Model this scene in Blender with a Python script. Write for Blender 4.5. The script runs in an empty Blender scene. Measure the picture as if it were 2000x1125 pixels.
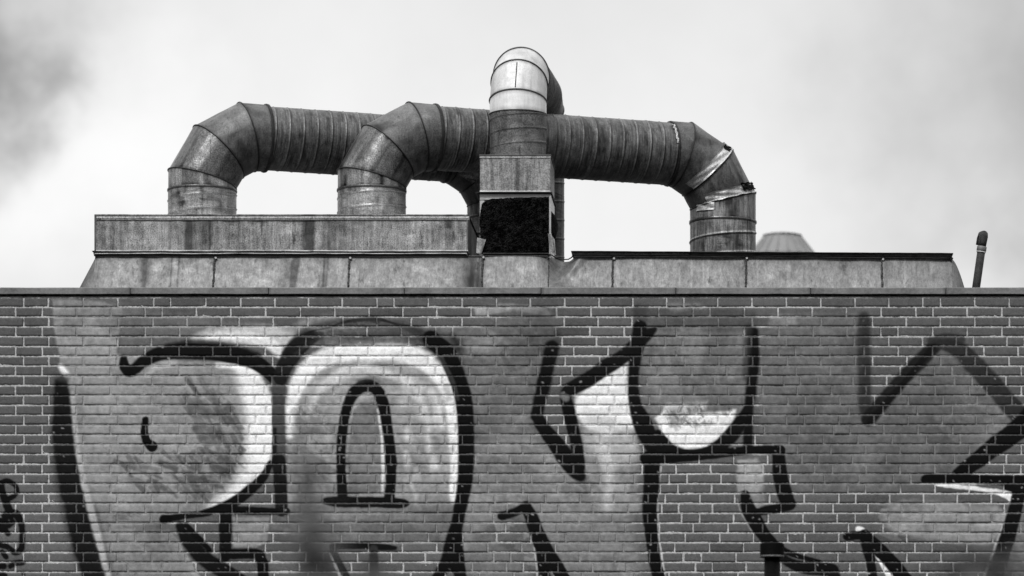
import bpy, math, random
import numpy as np
from mathutils import Vector

random.seed(7)
rng = np.random.default_rng(7)
sc = bpy.context.scene
COL = sc.collection

# ------------------------------------------------------------------ camera
D, F = 26.0, 7254.0            # metres to the wall face, focal length in photo pixels
PPX, HOR = 1450.0, 1581.0      # photo column straight ahead of the lens, horizon row
CX, CZ = (PPX - 1000) / 279.0, 1.6
cam = bpy.data.cameras.new('camera')
cam.sensor_width = 36.0
cam.lens = 36.0 * F / 2000.0
cam.shift_x = -(PPX - 1000) / 2000.0
cam.shift_y = (HOR - 562.5) / 2000.0
cam.clip_start, cam.clip_end = 0.5, 3000
cam.dof.use_dof = True
cam.dof.focus_distance = 27.0
cam.dof.aperture_fstop = 2.8
camo = bpy.data.objects.new('camera', cam)
COL.objects.link(camo)
camo.location = (CX, -D, CZ)
camo.rotation_euler = (math.radians(90), 0, 0)
sc.camera = camo

# ------------------------------------------------------------------ light
SUN_EL, SUN_AZ = 44.0, -20.0   # azimuth measured from the camera's side of the wall, negative = left
world = bpy.data.worlds.new('World')
sc.world = world
world.use_nodes = True
nt = world.node_tree
nt.nodes.clear()
def wn(t, **k):
    n = nt.nodes.new(t)
    for a, b in k.items(): setattr(n, a, b)
    return n
def wl(a, b): nt.links.new(a, b)
def wmath(op, a, b=None, c=None):
    n = wn('ShaderNodeMath', operation=op)
    for i, v in enumerate((a, b, c)):
        if v is None: continue
        if isinstance(v, (int, float)): n.inputs[i].default_value = v
        else: wl(v, n.inputs[i])
    return n.outputs[0]
tc = wn('ShaderNodeTexCoord')
dirv = tc.outputs['Generated']
nz = wn('ShaderNodeTexNoise'); nz.inputs['Scale'].default_value = 22; nz.inputs['Detail'].default_value = 6; nz.inputs['Roughness'].default_value = .55
wl(dirv, nz.inputs['Vector'])
warp = wn('ShaderNodeVectorMath', operation='MULTIPLY_ADD')
wl(nz.outputs['Color'], warp.inputs[0]); warp.inputs[1].default_value = (.07, .07, .07)
wl(dirv, warp.inputs[2])
off = wn('ShaderNodeVectorMath', operation='SUBTRACT'); wl(warp.outputs[0], off.inputs[0]); off.inputs[1].default_value = (.035, .035, .035)
def sky_dir(px, py):
    v = Vector(((px - PPX) / F, 1, (HOR - py) / F)); return v.normalized()
def blob(px, py, r_in, r_out):
    n = wn('ShaderNodeVectorMath', operation='DISTANCE')
    wl(off.outputs[0], n.inputs[0]); n.inputs[1].default_value = sky_dir(px, py)
    m = wn('ShaderNodeMapRange', interpolation_type='SMOOTHSTEP')
    wl(n.outputs['Value'], m.inputs['Value'])
    m.inputs['From Min'].default_value = r_in / F; m.inputs['From Max'].default_value = r_out / F
    m.inputs['To Min'].default_value = 1; m.inputs['To Max'].default_value = 0
    return m.outputs[0]
nz2 = wn('ShaderNodeTexNoise'); nz2.inputs['Scale'].default_value = 9; nz2.inputs['Detail'].default_value = 7; nz2.inputs['Roughness'].default_value = .6
wl(dirv, nz2.inputs['Vector'])
val = wmath('MULTIPLY_ADD', nz2.outputs['Fac'], .18, .69)
SKYBLOBS = [(-80, 120, 10, 260, -.44), (40, 130, 5, 120, -.08), (-110, 310, 10, 220, -.18), (-100, -120, 60, 420, -.16),
            (230, 250, 10, 330, .14), (60, 470, 10, 250, .09), (2300, 20, 60, 900, -.34), (2200, 330, 20, 720, -.14),
            (700, 480, 60, 620, .09), (1300, 470, 60, 520, .07), (1880, 560, 10, 190, .14)]
for px, py, a, b, s in SKYBLOBS:
    val = wmath('MULTIPLY_ADD', blob(px, py, a, b), s, val)
sep = wn('ShaderNodeSeparateXYZ'); wl(dirv, sep.inputs[0])
zr = wn('ShaderNodeMapRange'); wl(sep.outputs['Z'], zr.inputs['Value'])
zr.inputs['From Min'].default_value = .24; zr.inputs['From Max'].default_value = 1; zr.inputs['To Min'].default_value = 1; zr.inputs['To Max'].default_value = 2.3
val = wmath('MULTIPLY', val, zr.outputs[0])
# unseen low sky beside and behind the viewer, dimmed to shade the duct undersides
ry = wn('ShaderNodeMapRange', interpolation_type='SMOOTHSTEP'); wl(sep.outputs['Y'], ry.inputs['Value'])
ry.inputs['From Min'].default_value = .96; ry.inputs['From Max'].default_value = .6; ry.inputs['To Min'].default_value = 0; ry.inputs['To Max'].default_value = 1
rz = wn('ShaderNodeMapRange', interpolation_type='SMOOTHSTEP'); wl(sep.outputs['Z'], rz.inputs['Value'])
rz.inputs['From Min'].default_value = .08; rz.inputs['From Max'].default_value = .62; rz.inputs['To Min'].default_value = .84; rz.inputs['To Max'].default_value = 0
val = wmath('MULTIPLY', val, wmath('SUBTRACT', 1.0, wmath('MULTIPLY', ry.outputs[0], rz.outputs[0])))
sky = wn('ShaderNodeTexSky', sky_type='NISHITA', sun_disc=False)
sky.sun_elevation = math.radians(SUN_EL)
sky.sun_rotation = math.radians(180 + SUN_AZ)
bw = wn('ShaderNodeRGBToBW'); wl(sky.outputs[0], bw.inputs[0])
val = wmath('MULTIPLY_ADD', bw.outputs[0], .008, val)      # a little of the clear sky through the cloud sheet
bg = wn('ShaderNodeBackground'); wl(val, bg.inputs['Color']); bg.inputs['Strength'].default_value = 1.0
wo = wn('ShaderNodeOutputWorld'); wl(bg.outputs[0], wo.inputs['Surface'])

sun = bpy.data.lights.new('sun', 'SUN')
sun.energy = 2.35
sun.angle = math.radians(11)
suno = bpy.data.objects.new('sun', sun); COL.objects.link(suno)
sd = Vector((math.sin(math.radians(SUN_AZ)) * math.cos(math.radians(SUN_EL)),
             -math.cos(math.radians(SUN_AZ)) * math.cos(math.radians(SUN_EL)), math.sin(math.radians(SUN_EL))))
suno.rotation_euler = sd.to_track_quat('Z', 'Y').to_euler()
suno.location = (-6, -20, 20)

sc.view_settings.view_transform = 'Standard'
sc.view_settings.look = 'None'
sc.view_settings.exposure = 0.0
sc.view_settings.gamma = 1.0
sc.view_settings.use_curve_mapping = False

# ------------------------------------------------------------------ helpers
def PX(px, Y): return CX + (px - PPX) * (D + Y) / F
def PZ(py, Y): return CZ + (HOR - py) * (D + Y) / F
def PT(px, py, Y): return Vector((PX(px, Y), Y, PZ(py, Y)))
def lin(v):
    v = np.asarray(v, float) / 255.0
    return np.where(v <= .04045, v / 12.92, ((v + .055) / 1.055) ** 2.4)

ORIGIN = {}
def thing(name, label, cat, loc, group=None):
    o = bpy.data.objects.new(name, None)
    COL.objects.link(o); o.location = loc; o.empty_display_size = .2
    o['label'] = label; o['category'] = cat
    if group: o['group'] = group
    ORIGIN[o.name] = Vector(loc)
    return o
def part(name, V, Fc, mat, parent=None, label=None, attrs=None, smooth=False, kind=None):
    V = np.asarray(V, float).reshape(-1, 3)
    org = ORIGIN[parent.name] if parent else Vector((0, 0, 0))
    me = bpy.data.meshes.new(name)
    if isinstance(Fc, np.ndarray):
        me.from_pydata([], [], [])
        me.vertices.add(len(V)); me.vertices.foreach_set('co', (V - np.array(org)).ravel())
        n, k = Fc.shape
        me.loops.add(n * k); me.loops.foreach_set('vertex_index', Fc.ravel().astype(np.int32))
        me.polygons.add(n); me.polygons.foreach_set('loop_start', np.arange(0, n * k, k, dtype=np.int32))
        me.update(calc_edges=True)
    else:
        me.from_pydata([tuple(v) for v in (V - np.array(org))], [], Fc)
        me.update()
    me.validate()
    me.materials.append(mat)
    if attrs:
        for k, a in attrs.items():
            at = me.attributes.new(k, 'FLOAT', 'POINT'); at.data.foreach_set('value', np.asarray(a, np.float32).ravel())
    if smooth: me.polygons.foreach_set('use_smooth', np.ones(len(me.polygons), bool))
    o = bpy.data.objects.new(name, me); COL.objects.link(o)
    if parent: o.parent = parent
    if label: o['label'] = label
    if kind: o['kind'] = kind
    ORIGIN[o.name] = org
    return o
def grid_faces(n, m, base=0, closed=False):
    i = np.arange(n - 1)[:, None]; j = np.arange(m if closed else m - 1)[None, :]
    a = i * m + j; b = i * m + (j + 1) % m; c = (i + 1) * m + (j + 1) % m; d = (i + 1) * m + j
    return (np.stack([a, b, c, d], -1).reshape(-1, 4) + base)
class MB:
    """collects pieces into one mesh"""
    def __init__(s): s.V = []; s.F = []; s.A = []; s.n = 0
    def add(s, V, Fc, a=0.0):
        V = np.asarray(V, float).reshape(-1, 3)
        s.V.append(V); s.F += [tuple(int(q) + s.n for q in f) for f in Fc]
        s.A.append(np.full(len(V), a) if np.isscalar(a) else np.asarray(a).ravel()); s.n += len(V)
    def box(s, x0, x1, y0, y1, z0, z1, a=0.0, bev=.004):
        b = min(bev, (x1 - x0) / 3, (y1 - y0) / 3, (z1 - z0) / 3)
        V = []
        for sx in (0, 1):
            for sy in (0, 1):
                for sz in (0, 1):
                    X, Y, Z = (x0, x1)[sx], (y0, y1)[sy], (z0, z1)[sz]
                    dx, dy, dz = (b, -b)[sx], (b, -b)[sy], (b, -b)[sz]
                    V += [(X, Y + dy, Z + dz), (X + dx, Y, Z + dz), (X + dx, Y + dy, Z)]
        def c(i, j, k, ax): return (i * 4 + j * 2 + k) * 3 + ax
        Fc = []
        for v in (0, 1):
            Fc.append((c(v,0,0,0), c(v,1,0,0), c(v,1,1,0), c(v,0,1,0)) if v else (c(v,0,0,0), c(v,0,1,0), c(v,1,1,0), c(v,1,0,0)))
            Fc.append((c(0,v,0,1), c(0,v,1,1), c(1,v,1,1), c(1,v,0,1)) if v else (c(0,v,0,1), c(1,v,0,1), c(1,v,1,1), c(0,v,1,1)))
            Fc.append((c(0,0,v,2), c(1,0,v,2), c(1,1,v,2), c(0,1,v,2)) if v else (c(0,0,v,2), c(0,1,v,2), c(1,1,v,2), c(1,0,v,2)))
        for u in (0, 1):
            for w in (0, 1):
                Fc.append((c(u,w,0,0), c(u,w,1,0), c(u,w,1,1), c(u,w,0,1)))
                Fc.append((c(u,0,w,0), c(u,1,w,0), c(u,1,w,2), c(u,0,w,2)))
                Fc.append((c(0,u,w,1), c(1,u,w,1), c(1,u,w,2), c(0,u,w,2)))
                for k in (0, 1): Fc.append((c(u,w,k,0), c(u,w,k,1), c(u,w,k,2)))
        s.add(V, Fc, a)
    def tube(s, pts, rad, n=12, a=0.0, cap=True):
        pts = [Vector(p) for p in pts]
        rad = [rad] * len(pts) if np.isscalar(rad) else rad
        V = []; u = None
        for i, p in enumerate(pts):
            d = (pts[min(i + 1, len(pts) - 1)] - pts[max(i - 1, 0)]).normalized()
            if u is None: u = d.orthogonal().normalized()
            u = (u - d * u.dot(d)).normalized(); w = d.cross(u)
            for k in range(n):
                t = 2 * math.pi * k / n
                V.append(p + (u * math.cos(t) + w * math.sin(t)) * rad[i])
        Fc = [tuple(f) for f in grid_faces(len(pts), n, 0, True)]
        if cap:
            Fc.append(tuple(reversed(range(n)))); Fc.append(tuple(range((len(pts) - 1) * n, len(pts) * n)))
        s.add([tuple(v) for v in V], Fc, a)
    def build(s, name, mat, parent=None, smooth=False, label=None, kind=None):
        return part(name, np.concatenate(s.V), s.F, mat, parent, label, {'stain': np.concatenate(s.A)}, smooth, kind)

def vnoise(h, w, cell, seed, octaves=3, aspect=1.0):
    """tileless value noise on an h x w raster, 0..1"""
    r = np.random.default_rng(seed); out = np.zeros((h, w)); amp = 1; tot = 0; cy, cx = cell, cell * aspect
    for o in range(octaves):
        gh, gw = int(h / cy) + 3, int(w / cx) + 3
        g = r.random((gh, gw))
        y = np.arange(h) / cy; x = np.arange(w) / cx
        yi = y.astype(int); xi = x.astype(int); fy = y - yi; fx = x - xi
        fy = fy * fy * (3 - 2 * fy); fx = fx * fx * (3 - 2 * fx)
        a = g[yi][:, xi]; b = g[yi][:, xi + 1]; c = g[yi + 1][:, xi]; d = g[yi + 1][:, xi + 1]
        fx = fx[None, :]; fy = fy[:, None]
        out += amp * ((a * (1 - fx) + b * fx) * (1 - fy) + (c * (1 - fx) + d * fx) * fy)
        tot += amp; amp *= .5; cy = max(cy / 2, 1); cx = max(cx / 2, 1)
    return out / tot

# ------------------------------------------------------------------ materials
def new_mat(name):
    m = bpy.data.materials.new(name); m.use_nodes = True
    t = m.node_tree; t.nodes.clear()
    out = t.nodes.new('ShaderNodeOutputMaterial'); p = t.nodes.new('ShaderNodeBsdfPrincipled')
    t.links.new(p.outputs[0], out.inputs['Surface'])
    return m, t, p
class NT:
    def __init__(s, t): s.t = t
    def n(s, ty, **k):
        x = s.t.nodes.new(ty)
        for a, b in k.items(): setattr(x, a, b)
        return x
    def l(s, a, b): s.t.links.new(a, b)
    def m(s, op, a, b=None, c=None, clamp=False):
        x = s.n('ShaderNodeMath', operation=op, use_clamp=clamp)
        for i, v in enumerate((a, b, c)):
            if v is None: continue
            if isinstance(v, (int, float)): x.inputs[i].default_value = v
            else: s.l(v, x.inputs[i])
        return x.outputs[0]
    def noise(s, scale, detail=4, rough=.55, stretch=(1, 1, 1), vec=None, rot=(0, 0, 0)):
        mp = s.n('ShaderNodeMapping'); mp.inputs['Scale'].default_value = stretch; mp.inputs['Rotation'].default_value = rot
        if vec is None:
            vec = s.n('ShaderNodeTexCoord').outputs['Object']
        s.l(vec, mp.inputs['Vector'])
        x = s.n('ShaderNodeTexNoise'); x.inputs['Scale'].default_value = scale; x.inputs['Detail'].default_value = detail; x.inputs['Roughness'].default_value = rough
        s.l(mp.outputs[0], x.inputs['Vector'])
        return x.outputs['Fac']
    def mr(s, v, a, b, c, d, smooth=True):
        x = s.n('ShaderNodeMapRange', interpolation_type='SMOOTHSTEP' if smooth else 'LINEAR')
        s.l(v, x.inputs['Value'])
        for k, q in zip(('From Min', 'From Max', 'To Min', 'To Max'), (a, b, c, d)): x.inputs[k].default_value = q
        return x.outputs[0]
    def attr(s, name): return s.n('ShaderNodeAttribute', attribute_name=name).outputs['Fac']
    def bump(s, h, strength, dist=.01):
        x = s.n('ShaderNodeBump'); x.inputs['Strength'].default_value = strength; x.inputs['Distance'].default_value = dist
        s.l(h, x.inputs['Height']); return x.outputs[0]

def metal(name, base, vary=.35, streak=.4, speck=.25, metallic=.55, rough=.45, vertical=True, grime=.7, bump=.25, axis_streak=None, scale=1.0):
    m, t, p = new_mat(name); N = NT(t)
    big = N.noise(3.2 * scale, 5, .6)
    med = N.noise(17 * scale, 5, .7)
    fine = N.noise(125, 4, .85)
    st = N.noise(9 * scale, 5, .65, axis_streak or ((5, 5, .35) if vertical else (1, 1, 1)))
    st2 = N.noise(30, 4, .7, axis_streak or ((4, 4, .25) if vertical else (1, 1, 1)))
    v = N.m('MULTIPLY_ADD', N.mr(big, .3, .7, -1, 1), vary * .5, 1.0)
    v = N.m('MULTIPLY_ADD', N.mr(med, .3, .7, -1, 1), vary * .35, v)
    v = N.m('MULTIPLY_ADD', N.mr(st, .3, .7, -1, 1), streak * .55, v)
    v = N.m('MULTIPLY_ADD', N.mr(st2, .35, .65, -1, 1), streak * .4, v)
    v = N.m('MULTIPLY_ADD', N.mr(fine, .3, .7, -1, 1), speck, v)
    v = N.m('MAXIMUM', v, .12)
    dirt = N.mr(N.noise(6 * scale, 6, .7, (3, 3, .5) if vertical else (1, 1, 1)), .56, .72, 0, grime)
    v = N.m('MULTIPLY', v, N.m('SUBTRACT', 1.0, dirt))
    v = N.m('MULTIPLY', v, N.m('SUBTRACT', 1.0, N.m('MULTIPLY', N.attr('stain'), .88)))
    v = N.m('MULTIPLY', v, base, clamp=True)
    N.l(v, p.inputs['Base Color'])
    p.inputs['Metallic'].default_value = metallic
    N.l(N.m('ADD', N.mr(med, .3, .7, -.08, .12), N.m('MULTIPLY_ADD', dirt, .3, rough)), p.inputs['Roughness'])
    N.l(N.bump(N.m('ADD', N.m('MULTIPLY', big, .6), N.m('MULTIPLY_ADD', med, .35, N.m('MULTIPLY', fine, .12))), bump, .02), p.inputs['Normal'])
    return m
def plain(name, col, rough=.8, vary=.3, scale=8, metallic=0.0, bump=.2):
    m, t, p = new_mat(name); N = NT(t)
    a = N.noise(scale, 6, .65); b = N.noise(scale * 9, 4, .7)
    v = N.m('MULTIPLY_ADD', N.mr(a, .3, .7, -1, 1), vary * .6, 1.0)
    v = N.m('MULTIPLY_ADD', N.mr(b, .3, .7, -1, 1), vary * .4, v)
    v = N.m('MULTIPLY', v, N.m('SUBTRACT', 1.0, N.m('MULTIPLY', N.attr('stain'), .88)))
    N.l(N.m('MULTIPLY', v, col, clamp=True), p.inputs['Base Color'])
    p.inputs['Roughness'].default_value = rough; p.inputs['Metallic'].default_value = metallic
    N.l(N.bump(b, bump, .01), p.inputs['Normal'])
    return m

def paint_mat(name, base_lin, base_vary, mortar=False):
    """masonry under spray paint: 'tone' holds the premultiplied paint albedo, 'cover' how much of it lies there"""
    m, t, p = new_mat(name); N = NT(t)
    rnd = N.attr('brick_rand'); tone = N.attr('tone'); cov = N.attr('cover')
    a = N.noise(26, 5, .7); f = N.noise(190, 4, .8); w = N.noise(1.3, 5, .6); h = N.noise(60, 4, .7, (1, 1, 3.2))
    v = N.m('MULTIPLY_ADD', rnd, base_vary, 1.0)
    v = N.m('MULTIPLY_ADD', N.mr(a, .3, .7, -1, 1), .13 if not mortar else .22, v)
    v = N.m('MULTIPLY_ADD', N.mr(f, .3, .7, -1, 1), .30, v)
    v = N.m('MULTIPLY_ADD', N.mr(h, .3, .7, -1, 1), .12, v)
    v = N.m('MULTIPLY_ADD', N.mr(w, .3, .7, -1, 1), .12, v)
    v = N.m('MULTIPLY', v, base_lin)
    v = N.m('MULTIPLY', v, N.m('SUBTRACT', 1.0, N.m('MULTIPLY', cov, .82 if mortar else 1.0)))
    pv = N.m('MULTIPLY_ADD', N.mr(f, .3, .7, -1, 1), .20, 1.0)
    pv = N.m('MULTIPLY_ADD', N.mr(a, .3, .7, -1, 1), .16, pv)
    pv = N.m('MULTIPLY_ADD', rnd, base_vary * .35, pv)
    pv = N.m('MULTIPLY', N.m('MULTIPLY', pv, tone), .66 if mortar else 1.0)
    N.l(N.m('ADD', v, pv, clamp=True), p.inputs['Base Color'])
    p.inputs['Roughness'].default_value = .85
    p.inputs['Specular IOR Level'].default_value = .10
    N.l(N.bump(N.m('ADD', a, N.m('MULTIPLY', f, .8)), .35, .004), p.inputs['Normal'])
    return m

M = {}
M['brick'] = paint_mat('painted_brick', .102, .15)
M['mortar'] = paint_mat('painted_mortar', .44, 0, True)
M['riser'] = metal('galvanised_riser', .32, .35, .25, .65, .6, .40)
M['gore'] = metal('galvanised_gore', .115, .4, .25, .85, .6, .38)
M['run'] = metal('weathered_spiral_duct', .075, .45, .45, .55, .4, .48)
M['bright'] = metal('bright_galvanised', .47, .16, .12, .15, .45, .40, grime=.12, bump=.12)
M['pale'] = metal('new_galvanised', .85, .10, .1, .08, .3, .45, grime=.1, bump=.08)
M['rough_riser'] = metal('pitted_riser', .11, .4, .1, 1.0, .35, .55)
M['tin'] = metal('patched_tin', .42, .6, .2, .45, .4, .4, grime=.5, bump=.5)
M['plenum'] = metal('stained_sheet', .20, .5, .42, .8, .3, .55, grime=.75)
M['clad'] = metal('roof_cladding_sheet', .150, .10, .45, .08, .3, .5, grime=.5, bump=.12)
M['flange'] = metal('dark_flange', .13, .5, .1, .3, .4, .5, vertical=False)
M['edge'] = metal('edge_strip', .5, .5, .1, .3, .4, .5, vertical=False, grime=.8)
M['coping'] = plain('coping_slate', .14, .75, .45, 5, 0, .25)
M['black'] = plain('shade_black', .007, .95, 3.2, 30, 0, 1.0)
M['iron'] = plain('dark_iron', .035, .5, .6, 20, .3, .4)
M['seal'] = plain('lumpy_sealant', .075, .8, 1.3, 60, 0, 1.0)
M['roof'] = plain('roof_felt', .06, .95, .4, 2)
M['ground'] = plain('asphalt_ground', .05, .95, .3, .6)
M['plaster'] = plain('far_plaster', .35, .9, .15, 1)
M['vent'] = metal('far_vent_metal', .19, .15, .2, .05, .4, .5, grime=.2)
M['glass'] = plain('dark_glass', .02, .15, .1, 1)
M['leaf'] = plain('leaf', .04, .6, .4, 20)
M['bark'] = plain('bark', .06, .9, .5, 30)
M['post'] = plain('post_paint', .002, .6, .5, 12, 0, .2)
for k_ in ('post', 'black', 'iron', 'seal'): M[k_].node_tree.nodes['Principled BSDF'].inputs['Specular IOR Level'].default_value = .06

# ------------------------------------------------------------------ the graffiti raster (paint on the bricks)
X0, X1, Y0, Y1 = -80, 2080, 570, 1180
W, H = X1 - X0, Y1 - Y0
GX, GY = np.meshgrid(np.arange(W) + X0 + .5, np.arange(H) + Y0 + .5)
KWALL = 0.90                       # wall radiance per unit albedo in this light
TONE = np.zeros((H, W)); COV = np.zeros((H, W))
wob = (vnoise(H, W, 22, 1) - .5) * 5 + (vnoise(H, W, 5, 2, 2) - .5) * 2.2
speck = vnoise(H, W, 3, 3, 2); blotch = vnoise(H, W, 34, 4, 4); diag = None
def sst(x): x = np.clip(x, 0, 1); return x * x * (3 - 2 * x)
def over(sl, a, disp):
    t = float(lin(disp)) / KWALL * (.45 if disp < 36 else 1.0)
    t = min(t, .86)
    TONE[sl] = TONE[sl] * (1 - a) + t * a
    COV[sl] = COV[sl] * (1 - a) + a
def bbox(xs, ys, pad):
    a = max(int(min(xs) - pad - X0), 0); b = min(int(max(xs) + pad - X0) + 1, W)
    c = max(int(min(ys) - pad - Y0), 0); d = min(int(max(ys) + pad - Y0) + 1, H)
    return (slice(c, d), slice(a, b)) if b > a and d > c else None
def catmull(pts, k=5):
    P = np.array(pts, float); out = []
    for i in range(len(P) - 1):
        p0, p1, p2, p3 = P[max(i - 1, 0)], P[i], P[i + 1], P[min(i + 2, len(P) - 1)]
        for q in range(k):
            t = q / k
            out.append(.5 * ((2 * p1) + (-p0 + p2) * t + (2 * p0 - 5 * p1 + 4 * p2 - p3) * t * t + (-p0 + 3 * p1 - 3 * p2 + p3) * t ** 3))
    out.append(P[-1]); return np.array(out)
def stroke(pts, disp=20, soft=1.5, op=1.0, rough=0.0, curve=True, wmul=1.0):
    P = catmull(pts) if curve and len(pts) > 2 else np.array(pts, float)
    sl = bbox(P[:, 0], P[:, 1], P[:, 2].max() * wmul / 2 + soft * 3 + 6)
    if not sl: return
    gx, gy, wb = GX[sl], GY[sl], wob[sl]
    sd = np.full(gx.shape, 1e9)
    for (ax, ay, aw), (bx, by, bw) in zip(P[:-1], P[1:]):
        dx, dy = bx - ax, by - ay; L = dx * dx + dy * dy + 1e-9
        t = np.clip(((gx - ax) * dx + (gy - ay) * dy) / L, 0, 1)
        d = np.hypot(gx - ax - t * dx, gy - ay - t * dy) - (aw + (bw - aw) * t) * .5 * wmul
        np.minimum(sd, d, out=sd)
    sd = sd + wb * (.35 + min(soft, 6) * .12)
    a = sst(.5 - sd / (2 * max(soft, .7))) * op
    if rough: a = a * sst((speck[sl] * .6 + blotch[sl] * .6 - rough) * 6 + .5)
    over(sl, a, disp)
def poly(pts, disp, soft=2.0, op=1.0, rough=0.0, hatch=0.0):
    P = np.array(pts, float)
    sl = bbox(P[:, 0], P[:, 1], soft * 3 + 6)
    if not sl: return
    gx, gy, wb = GX[sl], GY[sl], wob[sl]
    d = np.full(gx.shape, 1e9); inside = np.zeros(gx.shape, bool)
    for (ax, ay), (bx, by) in zip(P, np.roll(P, -1, 0)):
        dx, dy = bx - ax, by - ay; L = dx * dx + dy * dy + 1e-9
        t = np.clip(((gx - ax) * dx + (gy - ay) * dy) / L, 0, 1)
        np.minimum(d, np.hypot(gx - ax - t * dx, gy - ay - t * dy), out=d)
        if ay != by:
            c = ((ay > gy) != (by > gy)) & (gx < dx * (gy - ay) / (by - ay) + ax); inside ^= c
    sd = np.where(inside, -d, d) + wb * (.4 + min(soft, 8) * .2)
    a = sst(.5 - sd / (2 * max(soft, .7))) * op
    if rough: a = a * sst((speck[sl] * .5 + blotch[sl] * .8 - rough) * 5 + .5)
    if hatch:
        hx = vnoise(2200, 2200, 60, 9, 3, .07)        # long thin wiped streaks, laid diagonally
        ii = ((gx + gy * .55).astype(int)) % 2200; jj = ((gy * .9 - gx * .7).astype(int) + 1700) % 2200
        a = a * sst((hx[jj % 2200, ii % 2200] - .5) * 7 + .5 + (1 - hatch))
    over(sl, a, disp)

# --- flat fills, back to front
poly([(103,585),(200,588),(238,605),(228,690),(300,705),(440,705),(500,735),(535,790),(535,850),(525,920),(480,970),(400,1000),(310,1012),(345,1050),(390,1125),(420,1200),(215,1200),(198,1125),(160,960),(140,800),(122,730),(106,640)], 134, 3, .92)
poly([(170,985),(310,1005),(345,1050),(400,1200),(210,1200),(195,1110)], 116, 10, .7)
poly([(200,590),(240,596),(225,660),(190,640)], 105, 8, .5)
poly([(240,600),(560,640),(560,670),(420,668),(330,672),(260,690),(235,690)], 108, 10, .5)
stroke([(380,662,10),(420,655,24),(470,655,30),(520,655,34),(560,660,34)], 190, 9, .85)
stroke([(405,662,6),(440,656,14),(520,668,22),(548,690,18)], 226, 6, .8)
stroke([(560,655,14),(600,628,14),(650,618,10)], 150, 7, .6, .35)
stroke([(142,770,8),(148,850,10),(160,930,12),(176,990,13),(194,1060,14),(216,1150,14)], 168, 3, .8)
stroke([(186,985,6),(205,1060,8),(228,1150,10)], 84, 4, .6)
stroke([(118,715,8),(128,730,13)], 228, 4, .9)
# white glow inside the first letter
poly([(452,708),(498,724),(530,780),(534,860),(520,915),(470,970),(410,990),(448,955),(480,900),(478,800),(462,742)], 236, 14, .95)
stroke([(285,735,6),(310,715,14),(340,708,10)], 180, 5, .6)
stroke([(425,712,8),(480,722,16),(515,760,18),(526,820,16),(524,880,14),(500,930,10)], 243, 5, .85)
# wiped, scratched patch
rd_ = np.random.default_rng(31)
def dabs(n, outline, disp, ang=(50, 62), ln=(18, 60), wd=(5, 15), op=(.35, .75), rough=.42, soft=1.0):
    '''short overlapping brush wipes inside an outline'''
    P = np.array(outline, float); lo, hi = P.min(0), P.max(0); k = 0
    while k < n:
        x, y = rd_.uniform(lo[0], hi[0]), rd_.uniform(lo[1], hi[1]); ins = False
        for (ax, ay), (bx, by) in zip(P, np.roll(P, -1, 0)):
            if (ay > y) != (by > y) and x < (bx - ax) * (y - ay) / (by - ay) + ax: ins = not ins
        if not ins: continue
        k += 1
        a = math.radians(rd_.uniform(*ang)); L = rd_.uniform(*ln) / 2; w = rd_.uniform(*wd)
        dx, dy, nx_, ny_ = math.cos(a) * L, math.sin(a) * L, -math.sin(a) * w / 2, math.cos(a) * w / 2
        q = rd_.uniform(-4, 4, 8)
        d = disp if np.isscalar(disp) else rd_.uniform(*disp)
        poly([(x - dx + nx_ + q[0], y - dy + ny_ + q[1]), (x + dx + nx_ + q[2], y + dy + ny_ + q[3]), (x + dx - nx_ + q[4], y + dy - ny_ + q[5]), (x - dx - nx_ + q[6], y - dy - ny_ + q[7])], d, soft, rd_.uniform(*op), rough)
dabs(26, [(335,752),(425,752),(468,840),(440,880),(395,860),(355,800)], (70, 100), rough=.34)
dabs(16, [(345,760),(425,755),(455,830),(400,850)], (84, 112), rough=.38)
dabs(30, [(235,905),(330,885),(440,875),(480,905),(440,945),(400,968),(340,965),(270,950)], (60, 88), ang=(40, 62), ln=(14, 40), wd=(3, 9), op=(.4, .8), rough=.40)
dabs(44, [(235,905),(330,885),(440,875),(480,905),(440,945),(400,968),(340,965),(270,950)], (68, 100), ang=(-12, 50), ln=(15, 46), rough=.36)
dabs(22, [(395,800),(460,800),(470,900),(400,930),(380,860)], (66, 92), rough=.38)
dabs(14, [(225,1000),(330,1018),(330,1045),(240,1060)], (84, 104), ang=(-20, 30), rough=.4)
dabs(30, [(150,760),(440,740),(440,900),(190,960)], (118, 150), ang=(-40, 50), op=(.08, .25), soft=4, rough=.3)
# body of the second letter
poly([(560,1000),(563,860),(558,780),(572,740),(602,700),(642,675),(720,668),(800,670),(850,700),(885,760),(896,850),(893,950),(878,1000),(820,1015),(640,1015)], 140, 4, .95)
poly([(565,850),(650,845),(655,990),(570,990)], 112, 14, .75)
poly([(775,900),(890,900),(880,1010),(790,1000)], 118, 20, .7)
poly([(560,985),(900,985),(890,1060),(640,1070),(570,1050)], 100, 12, .7, .25)
stroke([(567,850,12),(570,790,22),(588,740,30),(630,700,36),(700,688,36),(780,688,36),(838,712,36),(874,770,26),(884,850,16),(886,930,14),(885,975,12)], 238, 6, .95)
stroke([(600,815,8),(620,770,12),(665,728,14),(720,712,12)], 205, 6, .7)
stroke([(655,745,8),(700,725,10),(760,730,14),(810,765,16),(835,820,14),(838,880,10)], 200, 7, .8)
stroke([(790,720,8),(840,745,12),(862,800,12),(866,860,10)], 165, 5, .5)
stroke([(885,800,13),(887,900,14),(885,972,12)], 246, 3, .9)
stroke([(785,740,8),(845,770,20),(862,830,16)], 228, 9, .6)
stroke([(628,830,10),(640,860,12)], 175, 8, .4)
poly([(575,800),(610,790),(640,850),(600,870),(570,850)], 100, 9, .6, .42)
poly([(600,850),(650,850),(640,900),(600,880)], 175, 6, .5, .55)
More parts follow.
